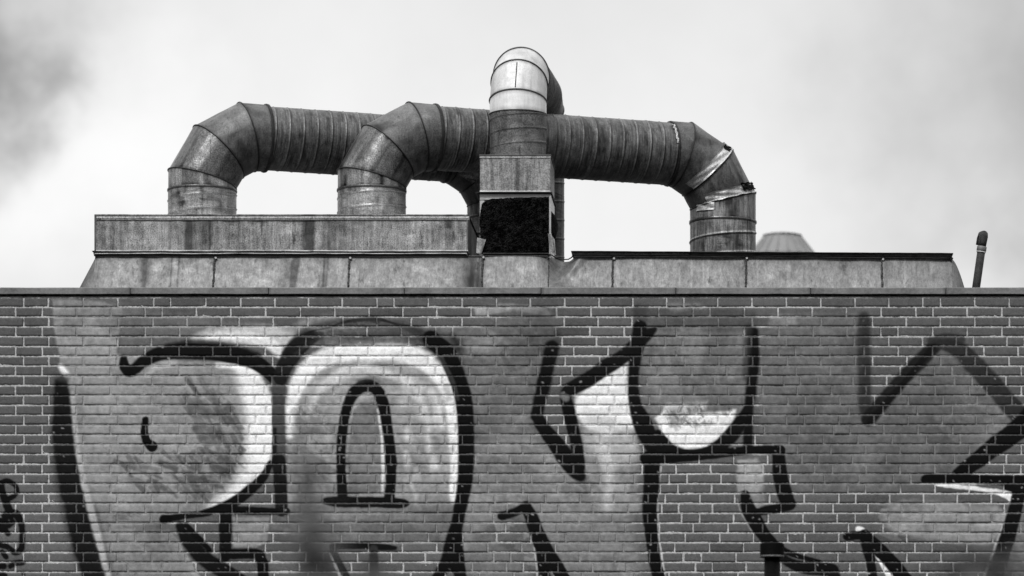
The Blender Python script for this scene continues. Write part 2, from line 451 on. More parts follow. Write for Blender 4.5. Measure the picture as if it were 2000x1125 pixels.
for px, py, r in ((792,885,10),(845,895,12),(795,840,10),(850,810,10)): stroke([(px,py,r),(px+3,py+18,r*1.3)], 205, 6, .7)
poly([(645,860),(668,860),(668,955),(655,960),(640,930)], 150, 6, .4)
dabs(40, [(565,790),(650,800),(655,960),(570,960)], (86, 150), ang=(20, 70), ln=(10, 34), wd=(4, 12), op=(.2, .5), rough=.36)
dabs(50, [(775,720),(875,760),(880,980),(780,960)], (112, 190), ang=(60, 100), ln=(10, 40), wd=(6, 16), op=(.2, .6), soft=4, rough=.3)
dabs(40, [(600,700),(840,690),(860,780),(580,790)], (150, 215), ang=(-30, 30), ln=(20, 60), wd=(5, 14), op=(.1, .3), soft=3, rough=.3)
# inside the counter: bare brick with a pale line
poly([(681,965),(678,905),(683,860),(690,800),(705,785),(735,785),(746,820),(751,900),(750,965)], 96, 2, .75)
stroke([(687,865,14),(694,880,12),(689,905,10)], 120, 4, .5)
stroke([(738,800,4),(745,850,5),(748,905,6),(747,960,5)], 205, 1.5, .9)
# rubbed arch
stroke([(575,672,28),(600,655,30),(640,640,24),(690,632,20),(740,634,20),(790,640,22),(830,655,26)], 70, 4, .8, .46)
stroke([(600,660,20),(660,665,22),(720,664,18),(790,662,22)], 84, 5, .75, .42)
stroke([(590,655,6),(640,644,6),(700,640,5)], 165, 3, .5, .5)
# grey block between the letters
poly([(830,640),(930,640),(1045,602),(1085,610),(1085,680),(1050,820),(1040,850),(960,870),(925,860),(915,760),(880,690)], 97, 8, .85)
poly([(925,655),(1000,650),(1030,740),(1000,830),(930,850),(925,740)], 104, 16, .6, .40)
dabs(70, [(930,610),(1085,605),(1060,800),(1030,860),(930,860)], (70, 120), ang=(-40, 60), ln=(14, 50), wd=(6, 18), op=(.25, .65), rough=.36)
dabs(36, [(600,628),(810,628),(840,668),(600,675)], (58, 130), ang=(-25, 25), ln=(16, 50), wd=(5, 11), op=(.2, .6), rough=.36)
poly([(905,668),(960,655),(955,690),(915,690)], 130, 5, .5, .5)
poly([(925,600),(1000,592),(1075,605),(1075,618),(1000,606),(930,620)], 150, 4, .75, .38)
poly([(1000,600),(1085,600),(1085,690),(1000,680)], 74, 14, .6)
poly([(925,860),(1050,850),(1140,950),(1230,960),(1240,1130),(1180,1130),(1130,1060),(1060,1050),(990,980),(900,1080)], 124, 12, .85, .10)
poly([(900,1060),(960,1040),(1040,1130),(1050,1200),(900,1200)], 112, 10, .6, .2)
poly([(1080,1050),(1240,1030),(1260,1200),(1110,1200)], 122, 16, .7, .2)
dabs(90, [(925,870),(1060,860),(1230,960),(1240,1125),(1000,1125),(930,1000)], (96, 150), ang=(-50, 60), ln=(14, 60), wd=(5, 18), op=(.2, .6), rough=.36)
dabs(40, [(540,1010),(880,1010),(870,1060),(560,1060)], (84, 118), ang=(-20, 20), ln=(20, 70), wd=(5, 14), op=(.2, .6), rough=.36)
# white wedge of the third letter
poly([(1124,772),(1160,748),(1228,702),(1230,790),(1240,850),(1250,885),(1245,930),(1250,1000),(1180,1010),(1148,960),(1142,890),(1130,830)], 134, 8, .85)
poly([(1124,773),(1160,748),(1226,706),(1229,790),(1238,835),(1180,850),(1140,832),(1124,800)], 226, 6, .9)
poly([(1140,800),(1180,806),(1235,840),(1250,900),(1190,915),(1150,880)], 185, 14, .6, .3)
stroke([(1175,860,20),(1185,900,26),(1190,945,20),(1185,990,14)], 205, 12, .6, .25)
# round letter
poly([(1250,650),(1300,630),(1420,630),(1462,660),(1462,780),(1440,830),(1400,875),(1330,880),(1290,850),(1262,800),(1248,740)], 100, 5, .92)
poly([(1262,720),(1310,710),(1345,760),(1330,800),(1280,800)], 120, 12, .7, .35)
poly([(1340,640),(1372,640),(1375,800),(1345,800)], 118, 9, .5, .35)
poly([(1280,818),(1300,800),(1330,808),(1438,800),(1430,826),(1410,850),(1380,872),(1340,878),(1305,862)], 240, 4, .97)
poly([(1290,790),(1380,785),(1375,825),(1300,822)], 190, 6, .75, .40, .5)
poly([(1300,800),(1400,800),(1390,830),(1310,835)], 60, 3, .6, .60)
poly([(1385,785),(1425,780),(1430,803),(1385,805)], 95, 3, .9)
poly([(1238,600),(1480,606),(1480,640),(1440,650),(1240,645)], 72, 5, .85)
poly([(1300,592),(1370,592),(1380,606),(1310,606)], 125, 5, .6, .45)
poly([(1325,640),(1370,640),(1370,660),(1330,662)], 120, 6, .5, .4)
poly([(1440,898),(1480,895),(1492,915),(1488,960),(1470,970),(1455,958),(1440,965)], 158, 4, .8, .2)
poly([(1440,925),(1488,920),(1495,980),(1480,1000),(1462,960),(1440,958)], 140, 5, .5)
dabs(46, [(1255,660),(1460,660),(1455,790),(1290,800)], (74, 132), ang=(60, 110), ln=(14, 60), wd=(5, 16), op=(.2, .6), rough=.36)
dabs(26, [(1275,785),(1375,785),(1375,835),(1300,835)], (45, 170), ang=(45, 75), ln=(6, 22), wd=(2, 6), op=(.4, .8), rough=.40)
dabs(30, [(1135,845),(1240,850),(1245,1010),(1150,1000)], (96, 190), ang=(-30, 70), ln=(10, 40), wd=(5, 14), op=(.1, .4), rough=.36, soft=3)
# dull painted field on the right
poly([(1485,650),(1560,612),(1680,614),(1690,700),(1700,830),(1760,850),(1830,935),(1740,960),(1560,960),(1545,900),(1490,870),(1480,760)], 96, 6, .88)
poly([(1500,690),(1650,690),(1650,900),(1540,920)], 100, 26, .5, .38)
poly([(1505,618),(1550,612),(1560,635),(1500,640)], 130, 4, .6, .35)
poly([(1700,825),(1840,680),(1890,710),(1990,820),(1960,870),(1840,935),(1780,930)], 92, 6, .85)
poly([(1880,760),(1965,800),(1985,860),(1900,890),(1860,840)], 108, 18, .6)
poly([(1725,1000),(1760,975),(1950,990),(1968,1010),(1935,1062),(1860,1060),(1740,1040)], 136, 6, .8, .18)
poly([(1880,1000),(1965,1000),(1950,1050),(1890,1060)], 150, 10, .5)
poly([(1985,1000),(2060,980),(2060,1180),(1955,1180)], 112, 8, .7)
poly([(1545,1130),(1600,1125),(1640,1180),(1500,1180)], 140, 5, .7)
poly([(454,1010),(528,1010),(520,1060),(500,1068),(456,1070)], 132, 3, .8, .2)
poly([(1825,945),(1905,949),(1984,962),(1980,990),(1966,976),(1950,966),(1880,955),(1830,950)], 226, 1.5, .95)
stroke([(1975,982,6),(1966,1015,9),(1950,1060,11),(1938,1095,12),(1918,1150,14)], 176, 1.5, .9)
stroke([(1677,1034,14),(1684,1036,12)], 240, 1.5, .95)
stroke([(1708,1080,5),(1725,1105,9),(1745,1140,10)], 220, 1.5, .9)
stroke([(1684,1058,3),(1692,1100,4),(1700,1150,4)], 190, 1.2, .7)
stroke([(1080,1095,3),(1085,1120,10),(1090,1150,12)], 180, 1.2, .8)
stroke([(1041,1060,3),(1048,1100,3),(1049,1150,3)], 190, 1.2, .7)
stroke([(1291,912,3),(1286,950,3),(1284,1000,3),(1287,1050,4),(1293,1090,4),(1303,1150,4)], 190, 1.2, .85)
stroke([(646,1080,4),(654,1100,6),(664,1124,7)], 205, 1.5, .9)
stroke([(1440,975,3),(1447,1000,3),(1470,1040,3)], 170, 1.5, .5)
dabs(80, [(1490,680),(1680,620),(1700,840),(1830,930),(1560,950)], (76, 112), ang=(-50, 60), ln=(14, 70), wd=(6, 20), op=(.2, .6), rough=.36)
dabs(40, [(1720,830),(1840,700),(1980,820),(1850,930)], (80, 116), ang=(-50, 60), ln=(14, 60), wd=(6, 18), op=(.2, .6), rough=.36)
dabs(30, [(1730,985),(1950,990),(1930,1060),(1740,1050)], (104, 160), ang=(-30, 30), ln=(20, 60), wd=(6, 18), op=(.2, .6), rough=.36, soft=2)
mid = np.clip((.42 - TONE) * 6, .25, 1)
TONE *= 1 + mid * ((vnoise(H, W, 55, 77, 5) - .5) * .75 + (vnoise(H, W, 9, 78, 3) - .5) * .5)
# --- dark outlines
poly([(106,742),(120,732),(133,742),(138,800),(141,845),(149,890),(158,945),(168,990),(180,1035),(193,1080),(206,1125),(225,1190),(170,1190),(156,1110),(140,1060),(128,1000),(117,950),(107,900),(102,840),(104,780)], 21, 3.5, .97)
stroke([(114,760,10),(110,830,16),(112,900,22),(124,960,24),(142,1030,26),(160,1100,26)], 28, 11, .75)
stroke([(108,735,12),(128,738,16)], 60, 6, .7)
stroke([(241,700,15),(243,716,22),(252,726,22),(264,720,22),(287,702,25),(320,689,28),(370,686,31),(430,690,33),(480,700,32),(512,716,28),(537,740,24)], 19, 1.8)
stroke([(330,682,24),(380,676,26),(440,682,26),(500,696,22)], 22, 4, .8)
stroke([(284,820,14),(282,842,15),(286,860,16),(292,868,18),(297,872,22)], 14, 1.0)
stroke([(545,742,27),(543,800,26),(544,860,26),(544,905,26)], 66, 1.2)
stroke([(544,900,27),(548,950,26),(549,996,25)], 30, 1.5)
stroke([(537,838,8),(536,900,8)], 24, 1.5, .9)
stroke([(528,905,12),(514,932,18),(482,962,22),(450,984,20),(400,1002,14),(360,1008,13),(322,1014,15)], 17, 1.2)
stroke([(320,1014,18),(328,1013,16)], 10, 1.0)
stroke([(440,996,16),(500,998,16),(560,999,13)], 17, 1.3)
stroke([(440,1000,25),(440,1085,25)], 20, 1.4, curve=False)
stroke([(438,1082,22),(500,1082,20),(510,1094,22),(514,1110,22),(516,1180,22)], 15, 1.3)
stroke([(352,1028,20),(368,1056,28),(396,1088,32),(435,1114,32),(490,1150,32)], 22, 2.6)
stroke([(362,1022,10),(385,1048,12),(410,1075,10)], 14, 1.5)
# arch of the second letter
stroke([(548,738,28),(556,716,32),(570,692,36),(590,672,34),(612,658,24)], 32, 2.2, .96)
stroke([(575,680,26),(600,662,30),(625,655,18)], 42, 3, .8, .35)
stroke([(586,664,4),(604,648,4),(640,640,3),(668,630,5),(700,625,7),(740,624,6),(770,632,4),(800,638,4),(824,654,5),(846,676,6)], 26, 1.2, .85, .30)
stroke([(560,690,20),(582,668,26),(606,656,20)], 30, 3, .8, .34)
stroke([(690,628,12),(720,622,14),(738,627,10)], 44, 2, .8, .34)
stroke([(640,650,10),(700,656,14),(760,652,10),(810,662,12)], 50, 3, .55, .44)
poly([(840,640),(905,660),(908,690),(870,680)], 44, 6, .6, .36)
stroke([(780,636,6),(812,648,16),(845,672,30)], 52, 2.5, .85, .25)
stroke([(842,662,34),(872,690,36),(885,718,36),(898,752,34),(907,790,34),(911,850,32),(910,905,31),(908,941,30),(900,985,26),(894,1018,24),(889,1040,28),(886,1068,38),(884,1096,46)], 15, 2.0)
stroke([(884,655,14),(895,680,10),(903,720,8)], 22, 7, .7)
stroke([(878,1092,30),(856,1125,22),(830,1170,20)], 16, 1.6)
stroke([(892,1092,30),(899,1125,24),(904,1180,24)], 16, 1.6)
stroke([(862,700,10),(884,745,8),(894,780,6)], 62, 2, .6)
# inner arch and bar
stroke([(669,967,20),(666,905,18),(667,860,18),(675,805,20),(688,772,23),(704,757,24),(722,753,24),(738,764,24),(750,795,23),(758,845,21),(764,905,22),(763,945,21),(760,975,22)], 17, 1.6)
stroke([(700,744,8),(722,738,10),(742,745,8)], 60, 5, .6)
stroke([(636,979,14),(660,980,21),(740,981,21),(785,983,19),(797,984,9)], 18, 1.6)
stroke([(650,1067,13),(700,1066,13),(740,1068,15),(772,1070,8)], 20, 2)
stroke([(650,1075,12),(660,1095,12),(674,1122,14),(690,1160,14)], 22, 1.2)
stroke([(730,1072,16),(730,1125,17),(730,1180,17)], 44, 3)
# third letter
stroke([(1086,655,18),(1082,675,24)], 52, 7, .75)
stroke([(1078,678,28),(1070,712,28),(1062,750,28),(1054,785,27),(1048,812,24)], 20, 3.2)
stroke([(1048,812,25),(1062,836,26),(1082,862,30),(1106,896,34),(1124,920,30),(1134,930,22)], 19, 2.2)
stroke([(1103,772,22),(1108,790,24),(1115,820,25),(1123,850,24),(1128,880,24),(1133,915,20)], 16, 1.8)
stroke([(1102,770,20),(1116,760,28),(1150,740,30),(1182,718,31),(1216,697,30),(1244,672,28),(1266,652,22),(1278,644,12)], 26, 2.0)
stroke([(1098,772,12),(1106,778,12)], 110, 3, .8)
stroke([(1248,606,24),(1250,640,26)], 58, 5, .85)
stroke([(1250,640,30),(1244,680,26),(1238,720,22),(1237,760,22),(1242,795,26),(1254,825,36),(1264,850,36),(1278,872,34),(1296,886,22)], 22, 2.2)
stroke([(1285,845,12),(1296,862,20),(1312,876,16),(1340,885,16),(1375,883,18),(1405,870,24),(1428,850,30),(1446,825,26),(1458,800,16)], 21, 1.8)
stroke([(1470,650,24),(1472,700,24),(1468,750,22),(1463,795,20),(1461,840,20),(1461,880,20)], 19, 3.0)
stroke([(1462,640,16),(1458,690,14),(1456,740,12)], 46, 5, .7)
stroke([(1262,895,26),(1300,893,26),(1360,890,20),(1420,884,18),(1480,879,18),(1524,880,20)], 17, 1.5)
stroke([(1520,880,25),(1524,930,29),(1533,965,31),(1539,984,28)], 15, 1.6)
stroke([(1541,984,28),(1522,992,19),(1495,997,18),(1476,1001,12)], 17, 1.4)
stroke([(1274,892,32),(1272,950,31),(1269,1000,29),(1272,1035,26),(1276,1070,25),(1280,1100,24),(1290,1140,27),(1298,1180,27)], 14, 1.6)
stroke([(1455,966,18),(1460,990,27),(1475,1018,30),(1490,1042,27),(1508,1062,22)], 17, 1.5)
stroke([(1508,1060,16),(1530,1075,14),(1565,1088,10),(1602,1096,4)], 17, 1.4)
stroke([(1512,1078,18),(1540,1098,20),(1575,1110,24),(1608,1112,28),(1626,1116,26),(1636,1150,22)], 20, 2.0)
# right hand zigzag
stroke([(1687,622,26),(1688,700,29),(1689,780,27),(1694,815,27)], 46, 5, .94)
stroke([(1690,640,14),(1691,720,16),(1691,800,18)], 40, 3, .7)
stroke([(1696,820,29),(1722,788,30),(1756,748,28),(1796,706,30),(1826,676,26)], 34, 3.0, .95)
stroke([(1700,822,16),(1750,765,12),(1800,706,12),(1828,670,14)], 24, 1.6, .9)
stroke([(1818,665,14),(1845,660,18),(1876,664,20)], 44, 3.5, .9)
stroke([(1838,672,20),(1872,682,32),(1902,712,38),(1938,750,38),(1972,790,38),(2020,840,38)], 38, 3.5, .95)
stroke([(2030,800,46),(1990,838,42),(1948,868,38),(1910,898,33),(1874,926,28)], 16, 1.6)
stroke([(1804,937,12),(1816,934,17),(1880,935,18),(1950,938,20),(2030,940,26)], 13, 1.2)
stroke([(1968,950,16),(1990,952,26),(2040,955,30)], 15, 1.5)
stroke([(1992,950,26),(1985,985,28),(1972,1035,30),(1958,1080,31),(1938,1140,33),(1925,1180,33)], 18, 1.6)
stroke([(1654,1048,17),(1680,1045,18)], 14, 1.3)
stroke([(1686,1044,20),(1697,1080,22),(1704,1125,18),(1710,1180,18)], 15, 1.4)
stroke([(1688,1042,18),(1710,1066,27),(1736,1093,29),(1764,1126,27),(1800,1170,27)], 14, 1.4)
# middle zigzag
stroke([(980,1008,18),(988,1006,18),(1008,999,17),(1028,989,20)], 17, 1.5)
stroke([(1028,990,22),(1038,1012,26),(1048,1038,30),(1056,1060,32)], 18, 1.7)
stroke([(1056,1056,26),(1060,1085,26),(1064,1125,24),(1070,1180,24)], 14, 1.4)
stroke([(1062,1062,24),(1078,1092,27),(1098,1126,27),(1125,1180,27)], 16, 1.5)
# small tag at the far left
for pts in ([(-6,950,8),(0,944,8),(15,940,8),(29,947,8),(33,959,8),(27,969,8),(14,975,8)], [(2,944,9),(4,958,10),(8,972,11),(14,988,12),(20,1002,12)],
            [(4,1020,14),(14,1006,14),(30,1004,13),(40,1018,11),(43,1034,10),(43,1056,9),(41,1072,10),(30,1079,10),(14,1068,9),(-4,1064,9)],
            [(-4,1032,14),(10,1028,14),(22,1022,10)], [(20,1010,6),(26,1020,7)], [(10,1036,9),(16,1042,9)], [(4,1078,8),(12,1088,8)],
            [(20,1106,8),(30,1100,9),(44,1099,9)], [(0,1106,9),(7,1106,11)], [(3,1122,9),(8,1124,11)], [(45,1121,4),(47,1123,4)]):
    stroke(pts, 18, 1.2, wmul=1.3)
# fallen flecks of paint: small bright chips where the coat came off along the joints
r2 = np.random.default_rng(12)
DARK = (COV > .9) & (TONE < .03)
ys, xs = np.nonzero(DARK)
for k in r2.integers(0, len(ys), 150):
    x, y = xs[k] + X0, ys[k] + Y0
    stroke([(x, y, 1.4), (x + r2.uniform(-3, 3), y + r2.uniform(-2, 2), 1.4)], 150, .8, .75, curve=False)
def raster(A, x, y):
    fx = np.clip(x - X0 - .5, 0, W - 1.001); fy = np.clip(y - Y0 - .5, 0, H - 1.001)
    i = fy.astype(int); j = fx.astype(int); u = fx - j; v = fy - i
    return A[i, j] * (1 - u) * (1 - v) + A[i, j + 1] * u * (1 - v) + A[i + 1, j] * (1 - u) * v + A[i + 1, j + 1] * u * v

# ------------------------------------------------------------------ the brick building
S = 279.0                                  # photo pixels per metre on the wall face
def WX(px): return (px - 1000) / S
def WZ(py): return CZ + (HOR - py) * D / F
bl = thing('brick_building', 'low flat roofed brick building, its front wall covered in big black outlined graffiti', 'building', (0, 0, 0))
ROWP, ROW0 = 19.17, 580.4
PL, PR = -760, 2760
ground_py = HOR + CZ * F / D
vs, fs, rnd = [], [], []
bx, by = [], []
n0 = 0
prev = []
VB, FB, RB, PXY = [], [], [], []
nrow = int((ground_py - ROW0) / ROWP)
for row in range(nrow):
    yt = ROW0 + row * ROWP; yb = yt + ROWP
    xs_ = ([46, 95, 162.5] if row % 2 == 0 else [30, 82, 149]) if row > 0 else [45.8, 93.7, 162, 229.6, 299.6, 332.9, 401.7]
    xs_ = list(xs_); x = xs_[-1]; since = random.randint(0, 4)
    while x < PR:
        cands = []
        since += 1
        step = 67.0
        near = lambda q: min([abs(q - p) for p in prev] or [99])
        if near(x + 67) < 11 or (since > 5 and random.random() < .5): step = 33.8
        if near(x + step) < 9: step = 67.0 if step < 50 else 33.8
        if step < 50: since = 0
        x += step + random.uniform(-1.2, 1.2); xs_.append(x)
    x = xs_[0]
    left = []
    while x > PL:
        x -= 67; left.append(x)
    xs_ = left[::-1] + xs_
    prev = xs_
    for a, b in zip(xs_[:-1], xs_[1:]):
        j = 1.22
        xa, xb = a + j + random.uniform(-.35, .35), b - j + random.uniform(-.35, .35)
        ya, yb_ = yt + 1.35 + random.uniform(-.25, .25), yb - 1.35 + random.uniform(-.25, .25)
        fine = xb > -70 and xa < 2070 and yt < 1150
        if fine:
            nx = max(3, int((xb - xa) / 2.0)); ny = 8
            u = np.concatenate([[0, .5], np.linspace(1.6, (xb - xa) - 1.6, nx), [(xb - xa) - .5, xb - xa]])
            v = np.concatenate([[0, .5], np.linspace(1.6, (yb_ - ya) - 1.6, ny), [(yb_ - ya) - .5, yb_ - ya]])
        else:
            u = np.array([0, .6, (xb - xa) - .6, xb - xa]); v = np.array([0, .6, (yb_ - ya) - .6, yb_ - ya])
        U, Vv = np.meshgrid(u, v)
        edge = np.minimum(np.minimum(U, (xb - xa) - U), np.minimum(Vv, (yb_ - ya) - Vv))
        dep = np.where(edge < .01, .013, np.where(edge < .7, .0022, 0.0))
        if fine:
            ej = rng.normal(0, 1, U.shape) * .28
            dep = dep + np.where(edge < 1.8, np.abs(rng.normal(0, .0009, U.shape)), rng.normal(0, .00035, U.shape))
            if random.random() < .30:                 # a chipped corner or edge
                cx_, cy_ = random.choice([0, xb - xa, random.uniform(5, xb - xa - 5)]), random.choice([0, yb_ - ya])
                cr_ = random.uniform(1.8, 4.2)
                dep = dep + np.clip(1 - np.hypot(U - cx_, (Vv - cy_) * 1.3) / cr_, 0, 1) * .007
            U = U + np.where((edge < .7), ej, 0); Vv = Vv + np.where((edge < .7), rng.normal(0, 1, U.shape) * .28, 0)
        tiltx, tilty, base = random.gauss(0, .0006), random.gauss(0, .0009), random.gauss(0, .0009)
        dep = dep + base + tiltx * (U / 33 - 1) + tilty * (Vv / 8 - 1)
        pxs, pys = xa + U, ya + Vv
        VB.append(np.stack([WX(pxs), dep, WZ(pys)], -1).reshape(-1, 3))
        FB.append(grid_faces(U.shape[0], U.shape[1], n0)); n0 += U.size
        q = random.gauss(0, .42); q = q - 1.0 if random.random() < .05 else q
        RB.append(np.full(U.size, q)); PXY.append(np.stack([pxs.ravel(), pys.ravel()], -1))
VB = np.concatenate(VB); FB = np.concatenate(FB); RB = np.concatenate(RB); PXY = np.concatenate(PXY)
inr = (PXY[:, 0] > X0) & (PXY[:, 0] < X1) & (PXY[:, 1] > Y0) & (PXY[:, 1] < Y1)
tn = raster(TONE, PXY[:, 0], PXY[:, 1]) * inr; cv = raster(COV, PXY[:, 0], PXY[:, 1]) * inr
wall = part('front_wall', VB, FB, M['brick'], bl, 'running bond brick face carrying the spray painted letters', {'tone': tn, 'cover': cv, 'brick_rand': RB}, smooth=False)
# mortar bed behind the brick faces
xs_ = np.concatenate([np.arange(PL - 60, -80, 60), np.arange(-80, 2080, 3.0), np.arange(2080, PR + 70, 60)])
ys_ = np.concatenate([np.arange(576, 1152, 3.0), np.arange(1160, ground_py + 8, 40), [ground_py + 6]])
UX, UY = np.meshgrid(xs_, ys_)
dep = .0070 + rng.normal(0, .0014, UX.shape) + (vnoise(UX.shape[0], UX.shape[1], 14, 91, 4) - .5) * .010
inr = (UX > X0) & (UX < X1) & (UY > Y0) & (UY < Y1)
part('mortar', np.stack([WX(UX), dep, WZ(UY)], -1), grid_faces(*UX.shape), M['mortar'], wall, None,
     {'tone': raster(TONE, UX, UY) * inr, 'cover': raster(COV, UX, UY) * inr, 'brick_rand': np.zeros(UX.size)}, smooth=True)
xl, xr = WX(PL - 30), WX(PR + 40)
ztop = WZ(577)
for nm, (a, b) in (('side_wall', (xl, xl + .24)), ('side_wall', (xr - .24, xr))):
    mb = MB(); mb.box(a, b, .03, 8.2, 0, ztop - .02); mb.build(nm, M['plaster'], bl)
mb = MB(); mb.box(xl + .24, xr - .24, 8.0, 8.2, 0, ztop - .02); mb.build('rear_wall', M['plaster'], bl)
mb = MB(); mb.box(xl + .24, xr - .24, .06, 8.0, 4.85, 5.05); mb.build('roof', M['roof'], bl)
# coping stones with open joints between them
joints = [-1100, -850, -575, -275, -10, 255, 525, 790, 1057, 1320, 1583, 1847, 2115, 2380, 2640, 2840]
for a, b in zip(joints[:-1], joints[1:]):
    mb = MB()
    dz = random.uniform(-.0012, .0012)
    n = 40
    t = np.linspace(0, 1, n); xx = WX(a + .7) + (WX(b - .7) - WX(a + .7)) * t
    wv = (vnoise(1, n, 6, int(a) + 2000)[0] - .5) * .004
    Yf = -.017
    prof = [(.34, WZ(576.5) + .0), (Yf + .006, WZ(574.8)), (Yf, WZ(574.2)), (Yf, WZ(563.2)), (Yf + .004, WZ(561.8)), (.16, WZ(559.8)), (.34, WZ(560.5))]
    V = np.array([[(x, y, z + dz + (w if i in (3, 4, 5) else -w)) for x, w in zip(xx, wv)] for i, (y, z) in enumerate(prof)])
    V = np.concatenate([V, V[:1]])
    Fc = [tuple(f) for f in grid_faces(V.shape[0], n)]
    k = len(prof)
    Fc += [tuple(i * n for i in range(k)), tuple(i * n + n - 1 for i in reversed(range(k)))]
    st = np.clip(np.exp(-((t - 0) * (b - a) / 3) ** 2) + np.exp(-((1 - t) * (b - a) / 3) ** 2), 0, 1) * .5
    mb.add(V.reshape(-1, 3), Fc, np.tile(st, V.shape[0]))
    mb.build('coping_stone', M['coping'], bl)

mb = MB(); mb.box(WX(PL - 25), WX(PR + 35), -.007, .05, WZ(578.9), WZ(575.6)); mb.build('coping_shadow_strip', M['black'], bl)  # black strip added as the shadow line under the coping

# ------------------------------------------------------------------ ground and far building
mb = MB()
mb.add([(-900, -500, 0), (900, -500, 0), (900, 1500, 0), (-900, 1500, 0)], [(0, 1, 2, 3)])
mb.build('ground', M['ground'], kind='structure')
fy = 36.0
fb = thing('distant_building', 'plain pale building far behind the brick wall, under the ribbed cone ventilator', 'building', (PX(1530, fy), fy, 0))
ft = PZ(509, fy)
mb = MB(); mb.box(PX(1230, fy), PX(1835, fy), fy - .5, fy + 7, 0, ft - .1); mb.build('walls', M['plaster'], fb)
mb = MB(); mb.box(PX(1224, fy), PX(1841, fy), fy - .58, fy + 7.1, ft - .1, ft); mb.build('roof', M['roof'], fb)
for i in range(4):
    for z in (1.2, 4.2, 7.2):
        x = PX(1290 + i * 150, fy)
        mb = MB(); mb.box(x - .38, x + .38, fy - .53, fy - .47, z, z + 1.4); w_ = mb.build('window', M['glass'], fb)
        mb = MB(); mb.box(x - .44, x + .44, fy - .56, fy - .505, z - .07, z - .003); mb.build('sill', M['coping'], w_)
# ribbed cone ventilator
vx, vy = PX(1528, fy + 1.2), fy + 1.2
vt = thing('roof_ventilator', 'blurred pale cone shaped roof ventilator with ribs, far behind the metal kerb', 'ventilator', (vx, vy, ft))
rb, rt = 66 * (D + vy) / F, 36 * (D + vy) / F
zb, zt = PZ(500, vy), PZ(459, vy)
n = 64
V = []
for z, r in ((ft, rb * 1.02), (zb, rb), (zt - .03, rt * 1.03), (zt, rt), (zt + .015, rt * .8)):
    for k in range(n):
        V.append((vx + r * math.cos(2 * math.pi * k / n), vy + r * math.sin(2 * math.pi * k / n), z))
Fc = [tuple(f) for f in grid_faces(5, n, 0, True)] + [tuple(range(4 * n, 5 * n))]
mb = MB(); mb.add(V, Fc); mb.build('cone', M['vent'], vt)
mb = MB()
for k in range(18):
    a = 2 * math.pi * k / 18
    mb.tube([(vx + (rb + .01) * math.cos(a), vy + (rb + .01) * math.sin(a), zb), (vx + (rt + .012) * math.cos(a), vy + (rt + .012) * math.sin(a), zt - .03)], .013, 6)
mb.build('ribs', M['vent'], vt)
mb = MB(); mb.tube([(vx, vy, zt - .035), (vx, vy, zt - .005)], rt * 1.07, 48); mb.build('rim', M['flange'], vt)

# ------------------------------------------------------------------ metal roof kerb (upstand clad in sheet)
KY = 1.20
KB = 4.15
kb = thing('metal_roof_kerb', 'long low metal clad roof kerb with flared ends rising behind the brick wall coping', 'roof kerb', (PX(1020, KY), KY, 5.05))
def kerb_top(px):
    px = np.asarray(px, float)
    t = np.interp(px, [160, 700, 930, 960, 1070, 1085, 1100, 1112, 1122, 1250, 1400, 1860, 1900], [500.5, 500.8, 500.8, 497.5, 497.5, 503, 507, 507, 502, 501.5, 500.5, 504.5, 504.5])
    return t
seams = [186, 420, 683, 943, 1072, 1197, 1457, 1722, 1859]
stains = [(574, 5, 1.0, .2), (580, 3, 1.0, .3), (285, 4, .9, 0), (279, 6, .4, 0), (336, 1.6, .8, 0), (350, 1.6, .8, 0), (634, 2, .9, 0), (410, 4, .2, 0), (640, 3, .55, .1), (925, 9, .75, .2), (935, 14, .5, .3), (905, 9, .4, .4), (1085, 12, .35, 0), (560, 5, .4, .4), (520, 3, .2, .1), (1270, 3, .2, 0), (190, 8, .35, 0), (250, 12, .15, 0), (1730, 5, .35, 0), (1790, 2, .3, 0), (800, 3, .15, .1), (1850, 8, .3, 0)]
pale = [(1206, 4, .5), (1272, 5, .35), (1384, 3, .6), (1328, 1.5, .6), (1351, 1.5, .5), (1374, 1, .4), (738, 2, .3), (1480, 1.5, .45), (1767, 3, .4)]
def front_y(pxs, tt):
    """plan offset of the kerb face: battered outward at the foot, oil-canned, with the buckle by the box"""
    y = KY - .10 * tt
    b = np.exp(-((pxs - 1100) / 26) ** 2) * (1 - tt) ** .7 * .12
    b -= np.exp(-((pxs - 1128 + 40 * tt) / 16) ** 2) * (1 - np.abs(tt - .35)) * .06
    c = np.exp(-((pxs - 928) / 12) ** 2) * tt * .04
    return y + b + c
